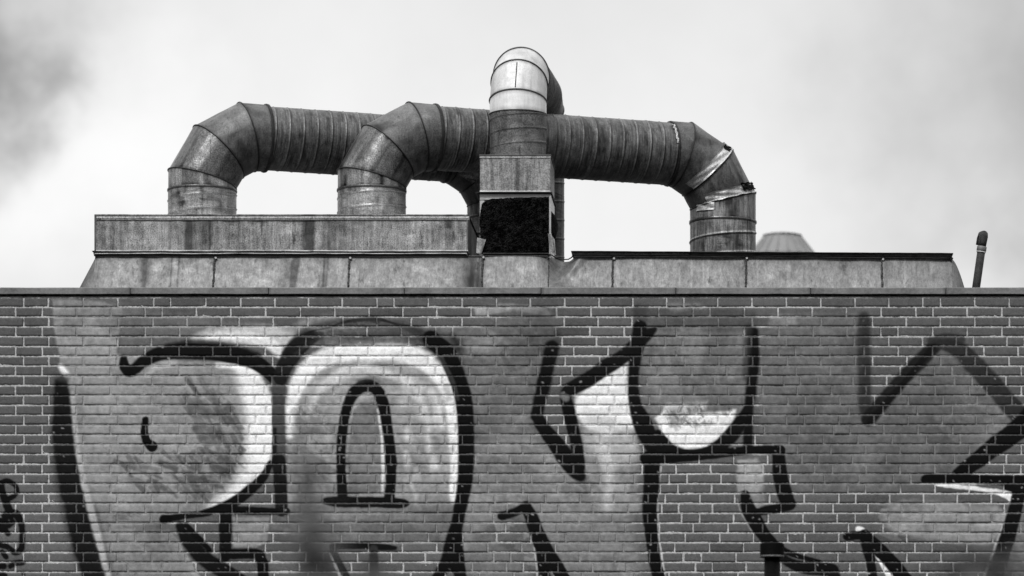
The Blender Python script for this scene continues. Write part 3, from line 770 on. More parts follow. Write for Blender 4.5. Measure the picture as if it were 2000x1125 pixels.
for a, b in zip(seams[:-1], seams[1:]):
    n = max(8, int((b - a) / 1.6)); m_ = 17
    px_ = np.linspace(a + .2, b - .2, n); t_ = np.linspace(0, 1, m_)
    U, T = np.meshgrid(px_, t_)
    nz_ = vnoise(m_, n, 9, int(a), 2, 4) - .5
    Yv = front_y(U, T) + nz_ * .016
    top = kerb_top(U)
    PYv = top + (566 - top) * T
    V = np.stack([PX(U, KY), Yv, PZ(PYv, KY)], -1)
    st = np.zeros_like(U)
    st += .20 * (1 - T) ** 1.5
    for c, w_, s_, lean in stains:
        st += s_ * np.exp(-np.abs((U - c + lean * 18 * (T - .5)) / w_) ** 1.7) * np.clip(1.1 - .25 * (1 - T), 0, 1)
    st += .25 * np.exp(-((T) / .07) ** 2) * (vnoise(m_, n, 3, int(a) + 5) > .5)
    rs_ = np.random.default_rng(int(a) + 9)
    for _k in range(int((b - a) / 9)):
        c, w_, s_, t0, t1 = rs_.uniform(a, b), rs_.choice([.8, 1.2, 2.5, 6]), rs_.uniform(-.45, .5), rs_.uniform(0, .6), rs_.uniform(.5, 1.1)
        st += s_ * .8 * np.exp(-((U - c + 3 * (T - .5)) / w_) ** 2) * np.clip((T - t0) * 9, 0, 1) * np.clip((t1 - T) * 9, 0, 1)
    for c, w_, s_, lean in stains:
        st += .18 * s_ * np.exp(-np.abs((U - c + lean * 18 * (T - .5)) / (w_ * 2.6)) ** 2)
    for c, w_, s_ in pale:
        st -= s_ * 1.0 * np.exp(-((U - c) / w_) ** 2) * np.clip(T * 8, 0, 1) * np.clip((1.2 - T) * 3, 0, 1)
    part('cladding_sheet', V.reshape(-1, 3), grid_faces(m_, n), M['clad'], kb, None, {'stain': np.clip(st, -.6, .95)}, smooth=True)
for s_ in seams[1:-1]:
    mb = MB()
    wdt = 4.6 if s_ != 1072 else 2.0
    pts = []
    for k in range(24):
        t = k / 23; py = float(kerb_top(s_)) + (566 - float(kerb_top(s_))) * t
        pts.append((PX(s_ + random.uniform(-.5, .5), KY), float(front_y(np.array(float(s_)), np.array(t))) - .004, PZ(py, KY)))
    mb.tube(pts, [wdt / S * random.uniform(.35, .62) for _ in pts], 7)
    mb.build('sealed_joint', M['seal'], kb, smooth=True)
    mb = MB(); c = Vector(pts[1]) + Vector((.008, -.02, -.004)); mb.tube([c, c + Vector((0, .015, 0))], .008, 8); mb.build('rivet', M['bright'], kb)
# flared ends
for sgn, top_px, foot_px in ((-1, 186, 158), (1, 1859, 1883)):
    rows = []
    K = 14
    for k in range(K):
        t = k / (K - 1)
        curve = t if sgn < 0 else t ** .62
        pxk = top_px + (foot_px - top_px) * curve
        py = float(kerb_top(top_px)) + (566 - float(kerb_top(top_px))) * t
        x = PX(pxk, KY); z = PZ(py, KY)
        x_in = PX(top_px, KY)
        rows.append([(x_in, KY - .10 * t, z), ((x + x_in) / 2, KY - .10 * t + .012, z), (x, KY - .10 * t + .03, z), (x, KY + 1.2, z), (x, KB, z)])
    V = np.array(rows)
    part('flared_end', V.reshape(-1, 3), grid_faces(K, 5), M['clad'], kb, None, {'stain': np.tile([.2, .45, .6, .3, .2], K)}, smooth=False)
ktz = PZ(502, KY)
mb = MB(); mb.box(PX(190, KY), PX(1855, KY), KY + .10, KB, ktz - .08, ktz - .05); mb.build('top_deck', M['roof'], kb)
mb = MB(); mb.box(PX(165, KY), PX(1875, KY), KB - .02, KB + .02, 5.05, ktz - .02); mb.build('back_sheet', M['clad'], kb)
# top flashings: a thin lip on the left, a heavier warped one on the right
def lip(pa, pb, ya, thick, Yf, Yb, amp, seed, mat, name, stain=0.0, parent=kb, slope=0.0):
    n = max(6, int((pb - pa) / 6)); t = np.linspace(0, 1, n); px_ = pa + (pb - pa) * t
    w = (vnoise(1, n, 9, seed, 3)[0] - .5) * amp; w2 = (vnoise(1, n, 6, seed + 1, 3)[0] - .5) * amp
    y_top = ya + slope * t + w; y_bot = y_top + thick + w2 * .7
    prof = [(Yb, y_bot), (Yf, y_bot), (Yf - .004, (y_top + y_bot) / 2), (Yf, y_top), (Yb, y_top)]
    V = np.array([[(PX(p, KY), Y, PZ(q, KY)) for p, q in zip(px_, yy)] for Y, yy in prof])
    k = len(prof); V2 = np.concatenate([V, V[:1]])
    Fc = [tuple(f) for f in grid_faces(k + 1, n)] + [tuple(i * n for i in reversed(range(k))), tuple(i * n + n - 1 for i in range(k))]
    mb = MB(); mb.add(V2.reshape(-1, 3), Fc, stain); return mb.build(name, mat, parent)
lip(184, 912, 495.3, 1.8, KY - .030, KY + .3, 1.5, 41, M['edge'], 'flashing')
lip(184, 914, 498.3, 1.6, KY - .012, KY + .3, .6, 42, M['iron'], 'flashing')
lip(186, 1070, 500.1 - .2, .9, KY - .006, KY + .1, .4, 43, M['bright'], 'flashing_edge')
lip(943, 1072, 494.6, 2.6, KY - .015, KY + .3, .5, 44, M['iron'], 'flashing')
lip(1116, 1861, 491.6, 1.7, KY - .050, KY + .5, 1.4, 45, M['iron'], 'flashing', slope=4.2)
lip(1118, 1345, 493.4, 4.4, KY - .034, KY + .4, .8, 46, M['gore'], 'flashing_face', slope=.8)
lip(1347, 1859, 494.2, 3.2, KY - .040, KY + .4, 1.2, 48, M['iron'], 'flashing_face', slope=3.4)
lip(1119, 1857, 498.0, 1.7, KY - .038, KY + .4, 1.2, 47, M['iron'], 'flashing', slope=3.4)
lip(1122, 1856, 500.0, .9, KY - .016, KY + .1, .5, 49, M['edge'], 'flashing_edge', slope=3.4)
mb = MB(); mb.tube([PT(x, y, KY - .02 + (.05 if 1085 < x < 1112 else 0)) for x, y in ((1070, 495.5), (1077, 498), (1083, 502), (1091, 505.5), (1100, 507), (1110, 506.5), (1117, 502.5), (1119, 497))], .0045, 8); mb.build('warped_edge', M['iron'], kb, smooth=True)
mb = MB()                                   # pointed corner of the lip on the left, bent corner on the right
for q, (tip, root, yy) in enumerate(((179, 187, 490), (1862, 1855, 500))):
    a, b, c = PT(tip, yy if q == 0 else yy + 4, KY - .06), PT(root, yy - 1, KY - .03), PT(root, yy + 9, KY - .02)
    V = [a, b, c, a + Vector((0, .3, 0)), b + Vector((0, .3, 0)), c + Vector((0, .3, 0))]
    mb2 = MB(); mb2.add([tuple(v) for v in V], [(0, 1, 2), (5, 4, 3), (0, 3, 4, 1), (1, 4, 5, 2), (2, 5, 3, 0)]); mb2.build('lip_corner', M['iron'], kb)

# ------------------------------------------------------------------ long plenum box under the left ducts
PYF = 1.30
pb = thing('plenum_box', 'long low streaked metal box under the two left duct risers', 'duct box', (PX(550, PYF), PYF, PZ(494, PYF)))
x0, x1 = PX(185, PYF), PX(914, PYF)
n, m_ = 480, 30
U, T = np.meshgrid(np.linspace(185, 914, n), np.linspace(0, 1, m_))
st = np.zeros_like(U)
for c, w_, s_, ln in ((222, 3, .6, 3), (236, 2, .5, 0), (368, 8, .75, 2), (398, 12, .5, 0), (410, 3, .4, 0), (470, 8, .25, 0), (640, 12, .25, 0), (725, 3, .3, 0), (760, 3, .25, 0), (200, 10, .25, 0), (385, 26, .25, 0), (366, 3, .6, 5), (602, 9, 1.15, 0), (610, 5, .6, 0), (452, 22, .18, 0), (700, 30, .14, 0), (660, 22, .22, 0), (845, 5, .35, 0), (875, 5, .5, 0), (550, 20, .12, 0), (330, 10, .2, 0)):
    st += s_ * np.exp(-np.abs((U - c + ln * (T - .5)) / w_) ** 2)
st += .8 * np.exp(-np.abs((U - 876) / (9 * (1.05 - T))) ** 2) * (T < .4)
for c, w_, s_ in ((300, 20, .5), (560, 18, .35), (535, 10, .4), (760, 40, .30), (800, 12, .25)): st -= s_ * np.exp(-((U - c) / w_) ** 2) * .7
st += (vnoise(m_, n, 40, 66, 4, .1) - .5) * 1.1 + (vnoise(m_, n, 6, 67, 3, 1) - .5) * .5
Yv = PYF + (vnoise(m_, n, 8, 60, 2, 2.2) - .5) * .010
mb = MB()
mb.add(np.stack([PX(U, PYF), Yv, PZ(418.5 + (489 - 418.5) * T, PYF)], -1).reshape(-1, 3), grid_faces(m_, n), np.clip(st, -.7, .95))
front = mb.build('front_panel', M['plenum'], pb, smooth=True)
zt_, zb_ = PZ(418.5, PYF), PZ(495.5, PYF)
mb = MB(); mb.box(x0 + .003, x1 - .003, PYF + .012, 2.30, zb_, zt_ - .003); mb.build('body', M['plenum'], pb)
lip(184, 914.5, 417.6, 8.2, PYF - .010, PYF + .05, .5, 61, M['plenum'], 'top_rim', parent=pb, stain=-.25)
lip(184, 914.5, 416.8, 1.3, PYF - .012, 2.31, .6, 62, M['iron'], 'rim_edge', parent=pb)
lip(185, 913, 486.6, 2.0, PYF - .050, PYF + .1, 1.8, 63, M['edge'], 'bottom_flange', parent=pb)
lip(184, 914, 489.6, 4.6, PYF - .035, PYF + .1, 1.0, 64, M['iron'], 'bottom_flange', parent=pb)
mb = MB(); mb.box(PX(186, PYF) - .006, PX(186, PYF) + .004, PYF - .008, PYF + .03, zb_ + .02, zt_); mb.build('corner_strip', M['flange'], pb); mb = MB(); mb.box(PX(913.5, PYF) - .008, PX(913.5, PYF) + .003, PYF - .009, PYF + .03, zb_ + .02, zt_, -.4); mb.build('corner_strip', M['flange'], pb)

# ------------------------------------------------------------------ ducts
def seg(pa, pb_, r, na=None, nb=None, bn=None, pitch=0.0, ridge=0.0, rw=.007, step=.03, nth=112, dent=.004, seed=0, beads=(), base_stain=0.0, r2=None, phase=0.0, grit=1.0, lined=1.0):
    """sheet tube from pa to pb_, each end cut on a mitre plane; pitch > 0 rolls a spiral lock seam round it"""
    pa, pb_ = Vector(pa), Vector(pb_); d = (pb_ - pa); L = d.length; d.normalize()
    na = Vector(na) if na is not None else d; nb = Vector(nb) if nb is not None else d
    bn = Vector(bn) if bn is not None else (d.cross(Vector((0, 0, 1))) if abs(d.z) < .9 else Vector((0, 1, 0)))
    bn = (bn - d * bn.dot(d)).normalized(); u = d.cross(bn).normalized()
    th = np.linspace(0, 2 * np.pi, nth, endpoint=False)
    rad = np.outer(np.cos(th), np.array(u)) + np.outer(np.sin(th), np.array(bn))
    dA, nA, nB = np.array(d), np.array(na), np.array(nb)
    ns = max(4, int(L / step) + 1)
    t = np.linspace(0, 1, ns)
    r2_ = r if r2 is None else r2
    rr = (r + (r2_ - r) * t)[:, None] * np.ones((1, nth))
    dn = vnoise(ns + 1, nth + 8, max(3, .12 / max(L / ns, .004)), seed, 2, .9)[:ns, :nth] - .5
    blend = np.sin(np.linspace(0, np.pi, nth)) ** .5
    rr = rr + dn * dent * blend[None, :]
    # distance to each mitre plane along the tube
    sa = -(rad @ nA) * r / (dA @ nA)
    sb = L - (rad @ nB) * r2_ / (dA @ nB)
    s = sa[None, :] + (sb - sa)[None, :] * t[:, None]
    stain = np.full((ns, nth), base_stain)
    if pitch > 0:
        hand = -1 if abs(d.z) > .7 else 1
        ph = ((s / pitch - hand * th[None, :] / (2 * np.pi) + phase) % 1.0)
        dd = np.minimum(ph, 1 - ph) * pitch
        rr = rr + ridge * np.exp(-(dd / rw) ** 2)
        sh = ((ph + .0) % 1.0) * pitch
        stain = np.maximum(stain, .97 * np.exp(-((sh - rw * 1.2) / (rw * .8)) ** 2))
        stain = stain - .9 * np.exp(-((sh - pitch + rw * .9) / (rw * .6)) ** 2)
        lines = vnoise(4, 4000, 3, seed + 50, 3, 2.0)[0]
        ii = ((s * 900 - th[None, :] * pitch * 900 / (2 * np.pi)).astype(int)) % 4000
        env = vnoise(ns + 1, nth + 2, 16, seed + 60, 3, .8)[:ns, :nth]
        stain = stain + (lines[ii] - .5) * 1.7 * lined * np.clip(env * 2.2 - .45, 0, 1.3)
        stain = np.clip(stain, -1.2, 1)
    P = np.array(pa)[None, None, :] + s[..., None] * dA + rad[None] * rr[..., None]
    # runs, blotches and rubbed spots in the zinc; streaks follow the tube on risers
    upr = abs(d.z) > .7
    bl_ = vnoise(ns + 2, nth + 4, 7, seed + 70, 3, 1.0)[:ns, :nth]
    dr_ = vnoise(ns + 2, nth + 4, 30 if upr else 5, seed + 80, 3, .09 if upr else 2.5)[:ns, :nth]
    wgt = np.sin(np.linspace(0, np.pi, nth))[None, :] ** .3
    stain = stain + (np.clip((bl_ - .56) * 4, 0, .55) - np.clip((.36 - bl_) * 4, 0, .5) + np.clip((dr_ - .58) * 5, 0, .6) - np.clip((.36 - dr_) * 4, 0, .45)) * wgt * grit
    stain = np.clip(stain, -1.2, 1)
    if pitch == 0:                                       # grime caught along the cut edges, pale rub just inside it
        for ss in (s - sa[None, :], sb[None, :] - s):
            stain = stain + .5 * np.exp(-(ss / .012) ** 2) * (dn + .9)
    mb = MB(); mb.add(P.reshape(-1, 3), grid_faces(ns, nth, 0, True), stain)
    for which, br in beads:                              # raised bead along a mitred edge
        ss, nn = (sa, nA) if which == 'a' else (sb, nB)
        c0 = np.array(pa)[None] + ss[:, None] * dA + rad * (r if which == 'a' else r2_)
        k = 8; V = []
        for i in range(nth):
            tv = rad[i]
            for q in range(k):
                a = 2 * np.pi * q / k
                V.append(c0[i] + tv * (math.cos(a) * br + br * .3) + dA * math.sin(a) * br)
        V = np.array(V).reshape(nth, k, 3); V = np.concatenate([V, V[:1]])
        mb.add(V.reshape(-1, 3), grid_faces(nth + 1, k, 0, True), 1.0)
    return mb
def ring(c, d, r, w, h, name, mat, parent, stain=0.0, n=96):
    d = Vector(d).normalized(); c = Vector(c)
    mb = MB(); u = d.orthogonal().normalized(); v = d.cross(u); V = []
    prof = [(-w / 2, 0), (-w / 2, h), (0, h * 1.3), (w / 2, h), (w / 2, 0)]
    for s_, hh in prof:
        for k in range(n):
            a = 2 * math.pi * k / n
            V.append(c + d * s_ + (u * math.cos(a) + v * math.sin(a)) * (r + hh))
    mb.add([tuple(q) for q in V], grid_faces(len(prof), n, 0, True), stain)
    return mb.build(name, mat, parent, smooth=False)
UP = Vector((0, 0, 1))
def bis(a, b): return (a.normalized() + b.normalized()).normalized()
def patch(pa, d, bn, r, s0, s1, th0, th1, mat, name, parent, seed, tilt=None, rag=.012, n=40, m=8, dz=.006):
    """ragged sheet wrapped on part of a tube"""
    pa = Vector(pa); d = Vector(d).normalized(); bn = Vector(bn); bn = (bn - d * bn.dot(d)).normalized(); u = d.cross(bn).normalized()
    rag1 = (vnoise(1, n, 4, seed, 3)[0] - .5) * 2 * rag; rag2 = (vnoise(1, n, 3, seed + 1, 3)[0] - .5) * 2 * rag
    V = np.zeros((m, n, 3)); V2 = V.copy()
    for i in range(n):
        th = th0 + (th1 - th0) * i / (n - 1)
        rv = u * math.cos(th) + bn * math.sin(th)
        base = 0.0 if tilt is None else -(rv.dot(Vector(tilt)) * r) / d.dot(Vector(tilt))
        for j in range(m):
            s_ = base + s0 + rag1[i] + (s1 + rag2[i] - s0 - rag1[i]) * j / (m - 1)
            bump_ = math.sin(i * .9 + j * .7 + seed) * .0016 + math.sin(i * .61 - j * 1.3) * .0025 + (.006 if j in (0, m - 1) else 0)
            V[j, i] = pa + d * s_ + rv * (r + dz + bump_); V2[j, i] = pa + d * s_ + rv * (r + dz - .0025 + bump_)
    mb = MB(); mb.add(V.reshape(-1, 3), grid_faces(m, n)); mb.add(V2.reshape(-1, 3), grid_faces(m, n)[:, ::-1])
    return mb.build(name, mat, parent)

def elbow_start(t, base, z1, h, Lg, r, mats, seed, pitch_r=.0):
    """riser up to z1, two gores, returns the point and plane where the level run starts"""
    p1 = Vector((base.x, base.y, z1))
    d1 = (h * .5 + UP * .866).normalized(); d2 = (h * .866 + UP * .5).normalized()
    p2 = p1 + d1 * Lg; p3 = p2 + d2 * Lg
    bn = h.cross(UP).normalized()
    return p1, p2, p3, d1, d2, bn

def long_duct(label, px0, Ya, px1, Yb, seed, end='plain', tilt_left=.0, rough_seam=False):
    A = Vector((PX(px0, Ya), Ya, zt_)); B = Vector((PX(px1, Yb), Yb, ktz - .05))
    h = Vector((B.x - A.x, B.y - A.y, 0)).normalized(); LEN = Vector((B.x - A.x, B.y - A.y, 0)).length
    t = thing('ventilation_duct', label, 'duct', A, 'fat grey ventilation ducts on the roof')
    r = .252; Lg = .250
    z1 = PZ(351, Ya)
    p1, p2, p3, d1, d2, bn = elbow_start(t, A, z1, h, Lg, r, None, seed)
    zf = PZ(373, Ya)                                    # joint between riser and elbow
    pf = Vector((A.x, A.y, zf))
    seg(A + UP * -.02, pf, r + .002, bn=bn, pitch=.105, ridge=.006, rw=.005, step=.005, seed=seed, phase=.62, dent=.004, lined=.12).build('riser', M['riser'], t, True)
    seg(pf, p1, r, nb=bis(UP, d1), bn=bn, beads=(('b', .0055),), seed=seed + 1, step=.02).build('elbow_collar', M['riser'], t, True)
    ring(pf, UP, r + .001, .016, .006, 'joint_band', M['gore'], t, .3)
    seg(p1, p2, r, na=bis(UP, d1), nb=bis(d1, d2), bn=bn, beads=(('b', .0055),), seed=seed + 2, step=.02, dent=.007).build('elbow_gore', M['gore'], t, True)
    seg(p2, p3, r, na=bis(d1, d2), nb=bis(d2, h), bn=bn, beads=(('b', .0055),), seed=seed + 3, step=.02, dent=.007).build('elbow_gore', M['run'] if seed > 100 else M['run2'], t, True)
    p3e = p3 + h * .14
    seg(p3, p3e, r, na=bis(d2, h), bn=bn, seed=seed + 4, step=.02, r2=r * .985).build('elbow_collar', M['run2'], t, True)
    ring(p3e, h, r * .985, .020, .007, 'joint_band', M['iron'], t, .2)
    # level run
    e1 = Vector((B.x, B.y, 0)); zc = p3.z
    q3z = Vector((B.x, B.y, zc))
    off_ = Lg * .5 + Lg * .866
    q1 = q3z - h * off_
    dd1 = (h * .866 - UP * .5).normalized(); dd2 = (h * .5 - UP * .866).normalized()
    q2 = q1 + dd1 * Lg; q3 = q2 + dd2 * Lg
    q0 = q1 - h * .10
    seg(p3e, q0, .238, bn=bn, pitch=.108, ridge=.0035, rw=.005, step=.0045, seed=seed + 5, dent=.006, nth=128).build('duct_run', M['run'], t, True)
    ring(q0, h, .240, .020, .008, 'joint_band', M['iron'], t, .3)
    seg(q0, q1, r * .985, nb=bis(h, dd1), bn=bn, beads=(('b', .005),), seed=seed + 6, step=.02).build('elbow_collar', M['run2'], t, True)
    seg(q1, q2, r, na=bis(h, dd1), nb=bis(dd1, dd2), bn=bn, beads=(('b', .006),), seed=seed + 7, step=.02, dent=.009).build('elbow_gore', M['run2'], t, True)
    seg(q2, q3, r, na=bis(dd1, dd2), nb=bis(dd2, -UP), bn=bn, beads=(('b', .006),), seed=seed + 8, step=.02, dent=.009).build('elbow_gore', M['run2'], t, True)
    zj = q3.z - .16
    seg(q3, Vector((q3.x, q3.y, zj)), r + .002, na=bis(dd2, -UP), bn=bn, seed=seed + 9, step=.02).build('elbow_collar', M['riser2'], t, True)
    ring(Vector((q3.x, q3.y, zj)), UP, r, .018, .008, 'joint_band', M['gore'], t, .4)
    seg(Vector((q3.x, q3.y, zj)), Vector((q3.x, q3.y, ktz - .06)), r + .002, bn=bn, pitch=.15, ridge=.008, rw=.007, step=.005, seed=seed + 10, lined=.2).build('riser', M['riser2'], t, True)
    return t, (q0, q1, q2, q3, dd1, dd2, h, bn, r, p1, p2, p3, A, pf)
M['run2'] = metal('weathered_elbow_sheet', .08, .55, .3, .6, .4, .48)
M['riser2'] = metal('streaked_riser', .19, .3, .8, .5, .35, .5, grime=.7)
d1t, g1 = long_duct('leftmost fat grey duct rising from the streaked box and running behind the others', 395, 1.81, 977, 2.66, 100)
d2t, g2 = long_duct('second fat grey duct from the left, running right to a torn patched elbow', 726, 1.70, 1412, 2.70, 20)
q0, q1, q2, q3, dd1, dd2, h, bn, r, p1, p2, p3, A2, pf2 = g2
# torn, patched seams on the right elbow
n2 = bis(dd1, dd2); n3 = bis(dd2, -UP)
patch(q2, dd1, bn, r, -.085, -.008, .55, 3.5, M['tin'], 'tin_patch', d2t, 201, tilt=n2, rag=.0025)
patch(q3, dd2, bn, r, -.075, -.006, .75, 3.5, M['tin'], 'tin_patch', d2t, 205, tilt=n3, rag=.005)
patch(q2, dd1, bn, r, -.080, -.02, 2.28, 2.62, M['black'], 'gap_shade_patch', d2t, 211, tilt=n2, rag=.012, dz=.010, n=16)  # black sheets laid on for the dark inside of the torn openings
patch(q3, dd2, bn, r, -.088, -.030, 1.95, 2.85, M['black'], 'gap_shade_patch', d2t, 214, tilt=n3, rag=.016, dz=.012, n=24)
patch(q3, -UP, bn, r + .002, .00, .10, .30, .95, M['tin'], 'tin_patch', d2t, 221, rag=.003, n=14, dz=.004)
patch(q0 - h * .012, h, bn, .24, -.016, .004, 1.75, 2.55, M['bright'], 'tape_strip', d2t, 231, rag=.010, dz=.006)
# the crumpled far elbow of the leftmost duct
r0, r1_, r2_, r3_, e1, e2, hh, bb, rr_, *_ = g1
patch(r2_, e1, bb, rr_, -.14, .0, .7, 2.7, M['gore'], 'loose_sheet', d1t, 241, tilt=bis(e1, e2), rag=.03, dz=.012)
patch(r3_, e2, bb, rr_, -.16, .01, .8, 2.8, M['run2'], 'loose_sheet', d1t, 245, tilt=bis(e2, -UP), rag=.03, dz=.014)
for k in range(5):
    a = 1.9 + k * .22
    uu = e2.cross(bb).normalized(); rv = uu * math.cos(a) + bb * math.sin(a)
    mb = MB(); mb.tube([r3_ + rv * (rr_ + .012) - e2 * .10, r3_ + rv * (rr_ + .014) + e2 * .02], .006, 6, -.3); mb.build('fold', M['gore'], d1t)
for tt_, AA, sd_ in ((d1t, g1[12], 5), (d2t, A2, 9)):
    seg(AA + UP * -.012, AA + UP * .022, .262, r2=.256, step=.01, seed=sd_, dent=.012).build('base_flashing', M['plenum'], tt_, True)

# ------------------------------------------------------------------ box with the black panel and its hooped duct
BY = 1.27
bxs = thing('duct_pedestal', 'square metal pedestal with sooty black front panel under the tall hooped duct', 'duct pedestal', (PX(1006, BY), BY, PZ(496, BY)))
xa, xb = PX(937, BY), PX(1075.5, BY)
ya, yb_ = BY, BY + .58
def sheet(px0, px1, py0, py1, Yf, n, m, amp, seed, stn=None):
    U, T = np.meshgrid(np.linspace(px0, px1, n), np.linspace(py0, py1, m))
    Yv = Yf + (vnoise(m, n, 6, seed, 2) - .5) * amp
    return np.stack([PX(U, Yf), Yv, PZ(T, Yf)], -1), U, T
V, U, T = sheet(937.5, 1075, 305, 373, BY - .004, 70, 30, .006, 71)
st = .5 * np.exp(-((U - 1010) / 3.5) ** 2) * (T > 308) + .45 * np.exp(-((U - 1030) / 2.5) ** 2) * (T > 325) + .4 * np.exp(-((U - 962) / 2.5) ** 2) + .3 * np.exp(-((U - 1012) / 9) ** 2)
mb = MB(); mb.add(V.reshape(-1, 3), grid_faces(30, 70), st); mb.build('hood_front', M['plenum'], bxs, smooth=True)
zh0, zh1 = PZ(374, BY), PZ(304, BY)
mb = MB(); mb.box(xa + .002, xb - .002, BY, yb_, zh0, zh1 - .002); mb.build('hood', M['plenum'], bxs)
mb = MB(); mb.box(xa - .006, xb + .006, BY - .012, yb_ + .01, zh1 - .004, zh1 + .006, .5); mb.build('hood_rim', M['flange'], bxs)
mb = MB(); mb.box(xa - .001, xb + .001, BY - .009, BY - .0045, zh1 - .020, zh1 - .0045, -.3); mb.build('hood_edge', M['plenum'], bxs)
zf0 = PZ(378, BY)
mb = MB(); mb.box(xa - .03, xb + .012, BY - .035, yb_ + .02, zf0, zf0 + .006, .2); mb.build('flange_plate', M['iron'], bxs)
mb = MB(); mb.box(xa, xb, BY - .02, BY + .03, zf0 + .007, zh0 + .003, -.2); mb.build('flange_lip', M['edge'], bxs)
zl0 = PZ(499, BY)
mb = MB()
mb.box(xa + .01, xb, BY + .012, yb_ - .01, zl0, zf0 - .001); mb.build('lower_box', M['bright'], bxs)
mb = MB(); mb.box(xa, xb, BY - .002, BY + .011, PZ(391, BY), zf0 - .002); mb.build('frame_rail', M['bright'], bxs)
mb = MB(); mb.box(xa, xa + 10 / S, BY - .001, BY + .011, zl0, PZ(391.3, BY)); mb.build('frame_rail', M['bright'], bxs)
mb = MB(); mb.box(xb - 3.0 / S, xb + .003, BY - .016, BY + .011, zl0, PZ(383, BY)); mb.build('frame_rail', M['bright'], bxs)
# ragged black filling
n, m_ = 90, 80
U, T = np.meshgrid(np.linspace(0, 1, n), np.linspace(0, 1, m_))
lft = np.interp(np.linspace(0, 1, m_), [0, .03, .08, .18, .3, .5, .75, 1], [948, 943, 940, 938.5, 937.5, 937.2, 937.5, 939]) + (vnoise(1, m_, 4, 81, 3)[0] - .5) * 2
topy = np.interp(np.linspace(0, 1, n), [0, .06, .15, .4, .7, 1], [393, 389.5, 388, 386.5, 385.5, 385]) + (vnoise(1, n, 5, 82, 3)[0] - .5) * 1.6
PXv = lft[:, None] + (1072.2 - lft[:, None]) * U
PYv = topy[None, :] + (497 - topy[None, :]) * T
rough_ = rng.normal(0, 1, U.shape)
edge = np.minimum(np.minimum(U, 1 - U) * 20, np.minimum(T, 1 - T) * 20).clip(0, 1)
Yv = BY - .006 - edge * .010 + rough_ * .004
mb = MB(); mb.add(np.stack([PX(PXv, BY), Yv, PZ(PYv, BY)], -1).reshape(-1, 3), grid_faces(m_, n))
mb.build('black_panel', M['black'], bxs)
# black bulge and bare strip on the right flank
mb = MB()
zc_ = PZ(432, BY)
V = []
K1, K2 = 14, 12
for i in range(K1):
    t = i / (K1 - 1)
    for j in range(K2):
        s_ = j / (K2 - 1)
        V.append((xb + .004 + .035 * (math.sin(math.pi * t) ** .5) * (math.sin(math.pi * s_) ** .6) + random.gauss(0, .0012), BY + .05 + s_ * .42, PZ(452, BY) + t * (PZ(409, BY) - PZ(452, BY))))
mb.add(V, grid_faces(K1, K2)); mb.build('black_bulge', M['black'], bxs)
# bent flaps
def flap(name, outline, Yf, mat, bend, stain=0.0):
    k = 6; V = []
    for a in range(k):
        t = a / (k - 1)
        for b in range(k):
            s_ = b / (k - 1)
            tl, tr, br_, bl_ = outline
            px = (tl[0] * (1 - s_) + tr[0] * s_) * (1 - t) + (bl_[0] * (1 - s_) + br_[0] * s_) * t
            py = (tl[1] * (1 - s_) + tr[1] * s_) * (1 - t) + (bl_[1] * (1 - s_) + br_[1] * s_) * t
            V.append(PT(px, py, Yf - bend * math.sin(math.pi * .5 * (1 - t)) * s_ - .01 * math.sin(3 * s_)))
    V = [tuple(v) for v in V]; V2 = [(x, y + .004, z) for x, y, z in V]
    mb = MB(); mb.add(V, grid_faces(k, k), stain); mb.add(V2, grid_faces(k, k)[:, ::-1], stain)
    return mb.build(name, mat, bxs)
flap('bent_flap', [(932, 464), (949, 468), (940, 496), (930, 494)], BY - .03, M['tin'], .02)
flap('bent_flap', [(1070, 456), (1077, 457), (1085, 498), (1074, 490)], BY - .03, M['tin'], .05)
flap('bent_flap', [(1076, 457), (1083, 468), (1086, 498), (1084, 498)], BY - .025, M['bright'], .02)

dk = thing('hooped_duct', 'tall bright duct rising from the black fronted pedestal and hooping over backwards', 'duct', (PX(1011.5, 1.56), 1.56, zh1))
c0 = Vector((PX(1012, 1.56), 1.56, zh1 - .01)); rd = .2085
b1 = Vector((PX(1051, 3.02), 3.02, 0))
hd = Vector((b1.x - c0.x, b1.y - c0.y, 0)); run_len = hd.length; hd.normalize()
bnd = hd.cross(UP).normalized()
def zat(py, Y=1.56): return PZ(py, Y)
k1 = Vector((c0.x, c0.y, zat(199)))
Lk = .17
f1 = (hd * .5 + UP * .866).normalized(); f2 = (hd * .866 + UP * .5).normalized()
k2 = k1 + f1 * Lk; k3 = k2 + f2 * Lk
topb = Vector((b1.x, b1.y, k3.z + .04))
k4 = topb - hd * (Lk * 1.366)
g = (k4 - k3).normalized()
s1 = (hd * .866 - UP * .5).normalized(); s2 = (hd * .5 - UP * .866).normalized()
k5 = k4 + s1 * Lk; k6 = k5 + s2 * Lk
seg(c0, Vector((c0.x, c0.y, zat(224))), rd, bn=bnd, pitch=.105, ridge=.007, rw=.005, step=.004, seed=301, phase=.3, dent=.004, lined=.15, grit=.6).build('lower_riser', M['rough_riser'], dk, True)
seg(Vector((c0.x, c0.y, zat(224))), k1, rd + .002, nb=bis(UP, f1), bn=bnd, beads=(('a', .004), ('b', .006)), seed=302, step=.02, dent=.003, grit=.12).build('bright_riser', M['pale'], dk, True)
seg(k1, k2, rd, na=bis(UP, f1), nb=bis(f1, f2), bn=bnd, beads=(('b', .006),), seed=303, step=.02, grit=.25).build('elbow_gore', M['bright'], dk, True)
seg(k2, k3, rd, na=bis(f1, f2), nb=bis(f2, g), bn=bnd, beads=(('b', .006),), seed=304, step=.02, grit=.35).build('elbow_gore', M['bright'], dk, True)
seg(k3, k4, rd * .97, na=bis(f2, g), nb=bis(g, s1), bn=bnd, pitch=.032, ridge=.009, rw=.008, step=.0035, seed=305, dent=.003).build('duct_run', M['run2'], dk, True)
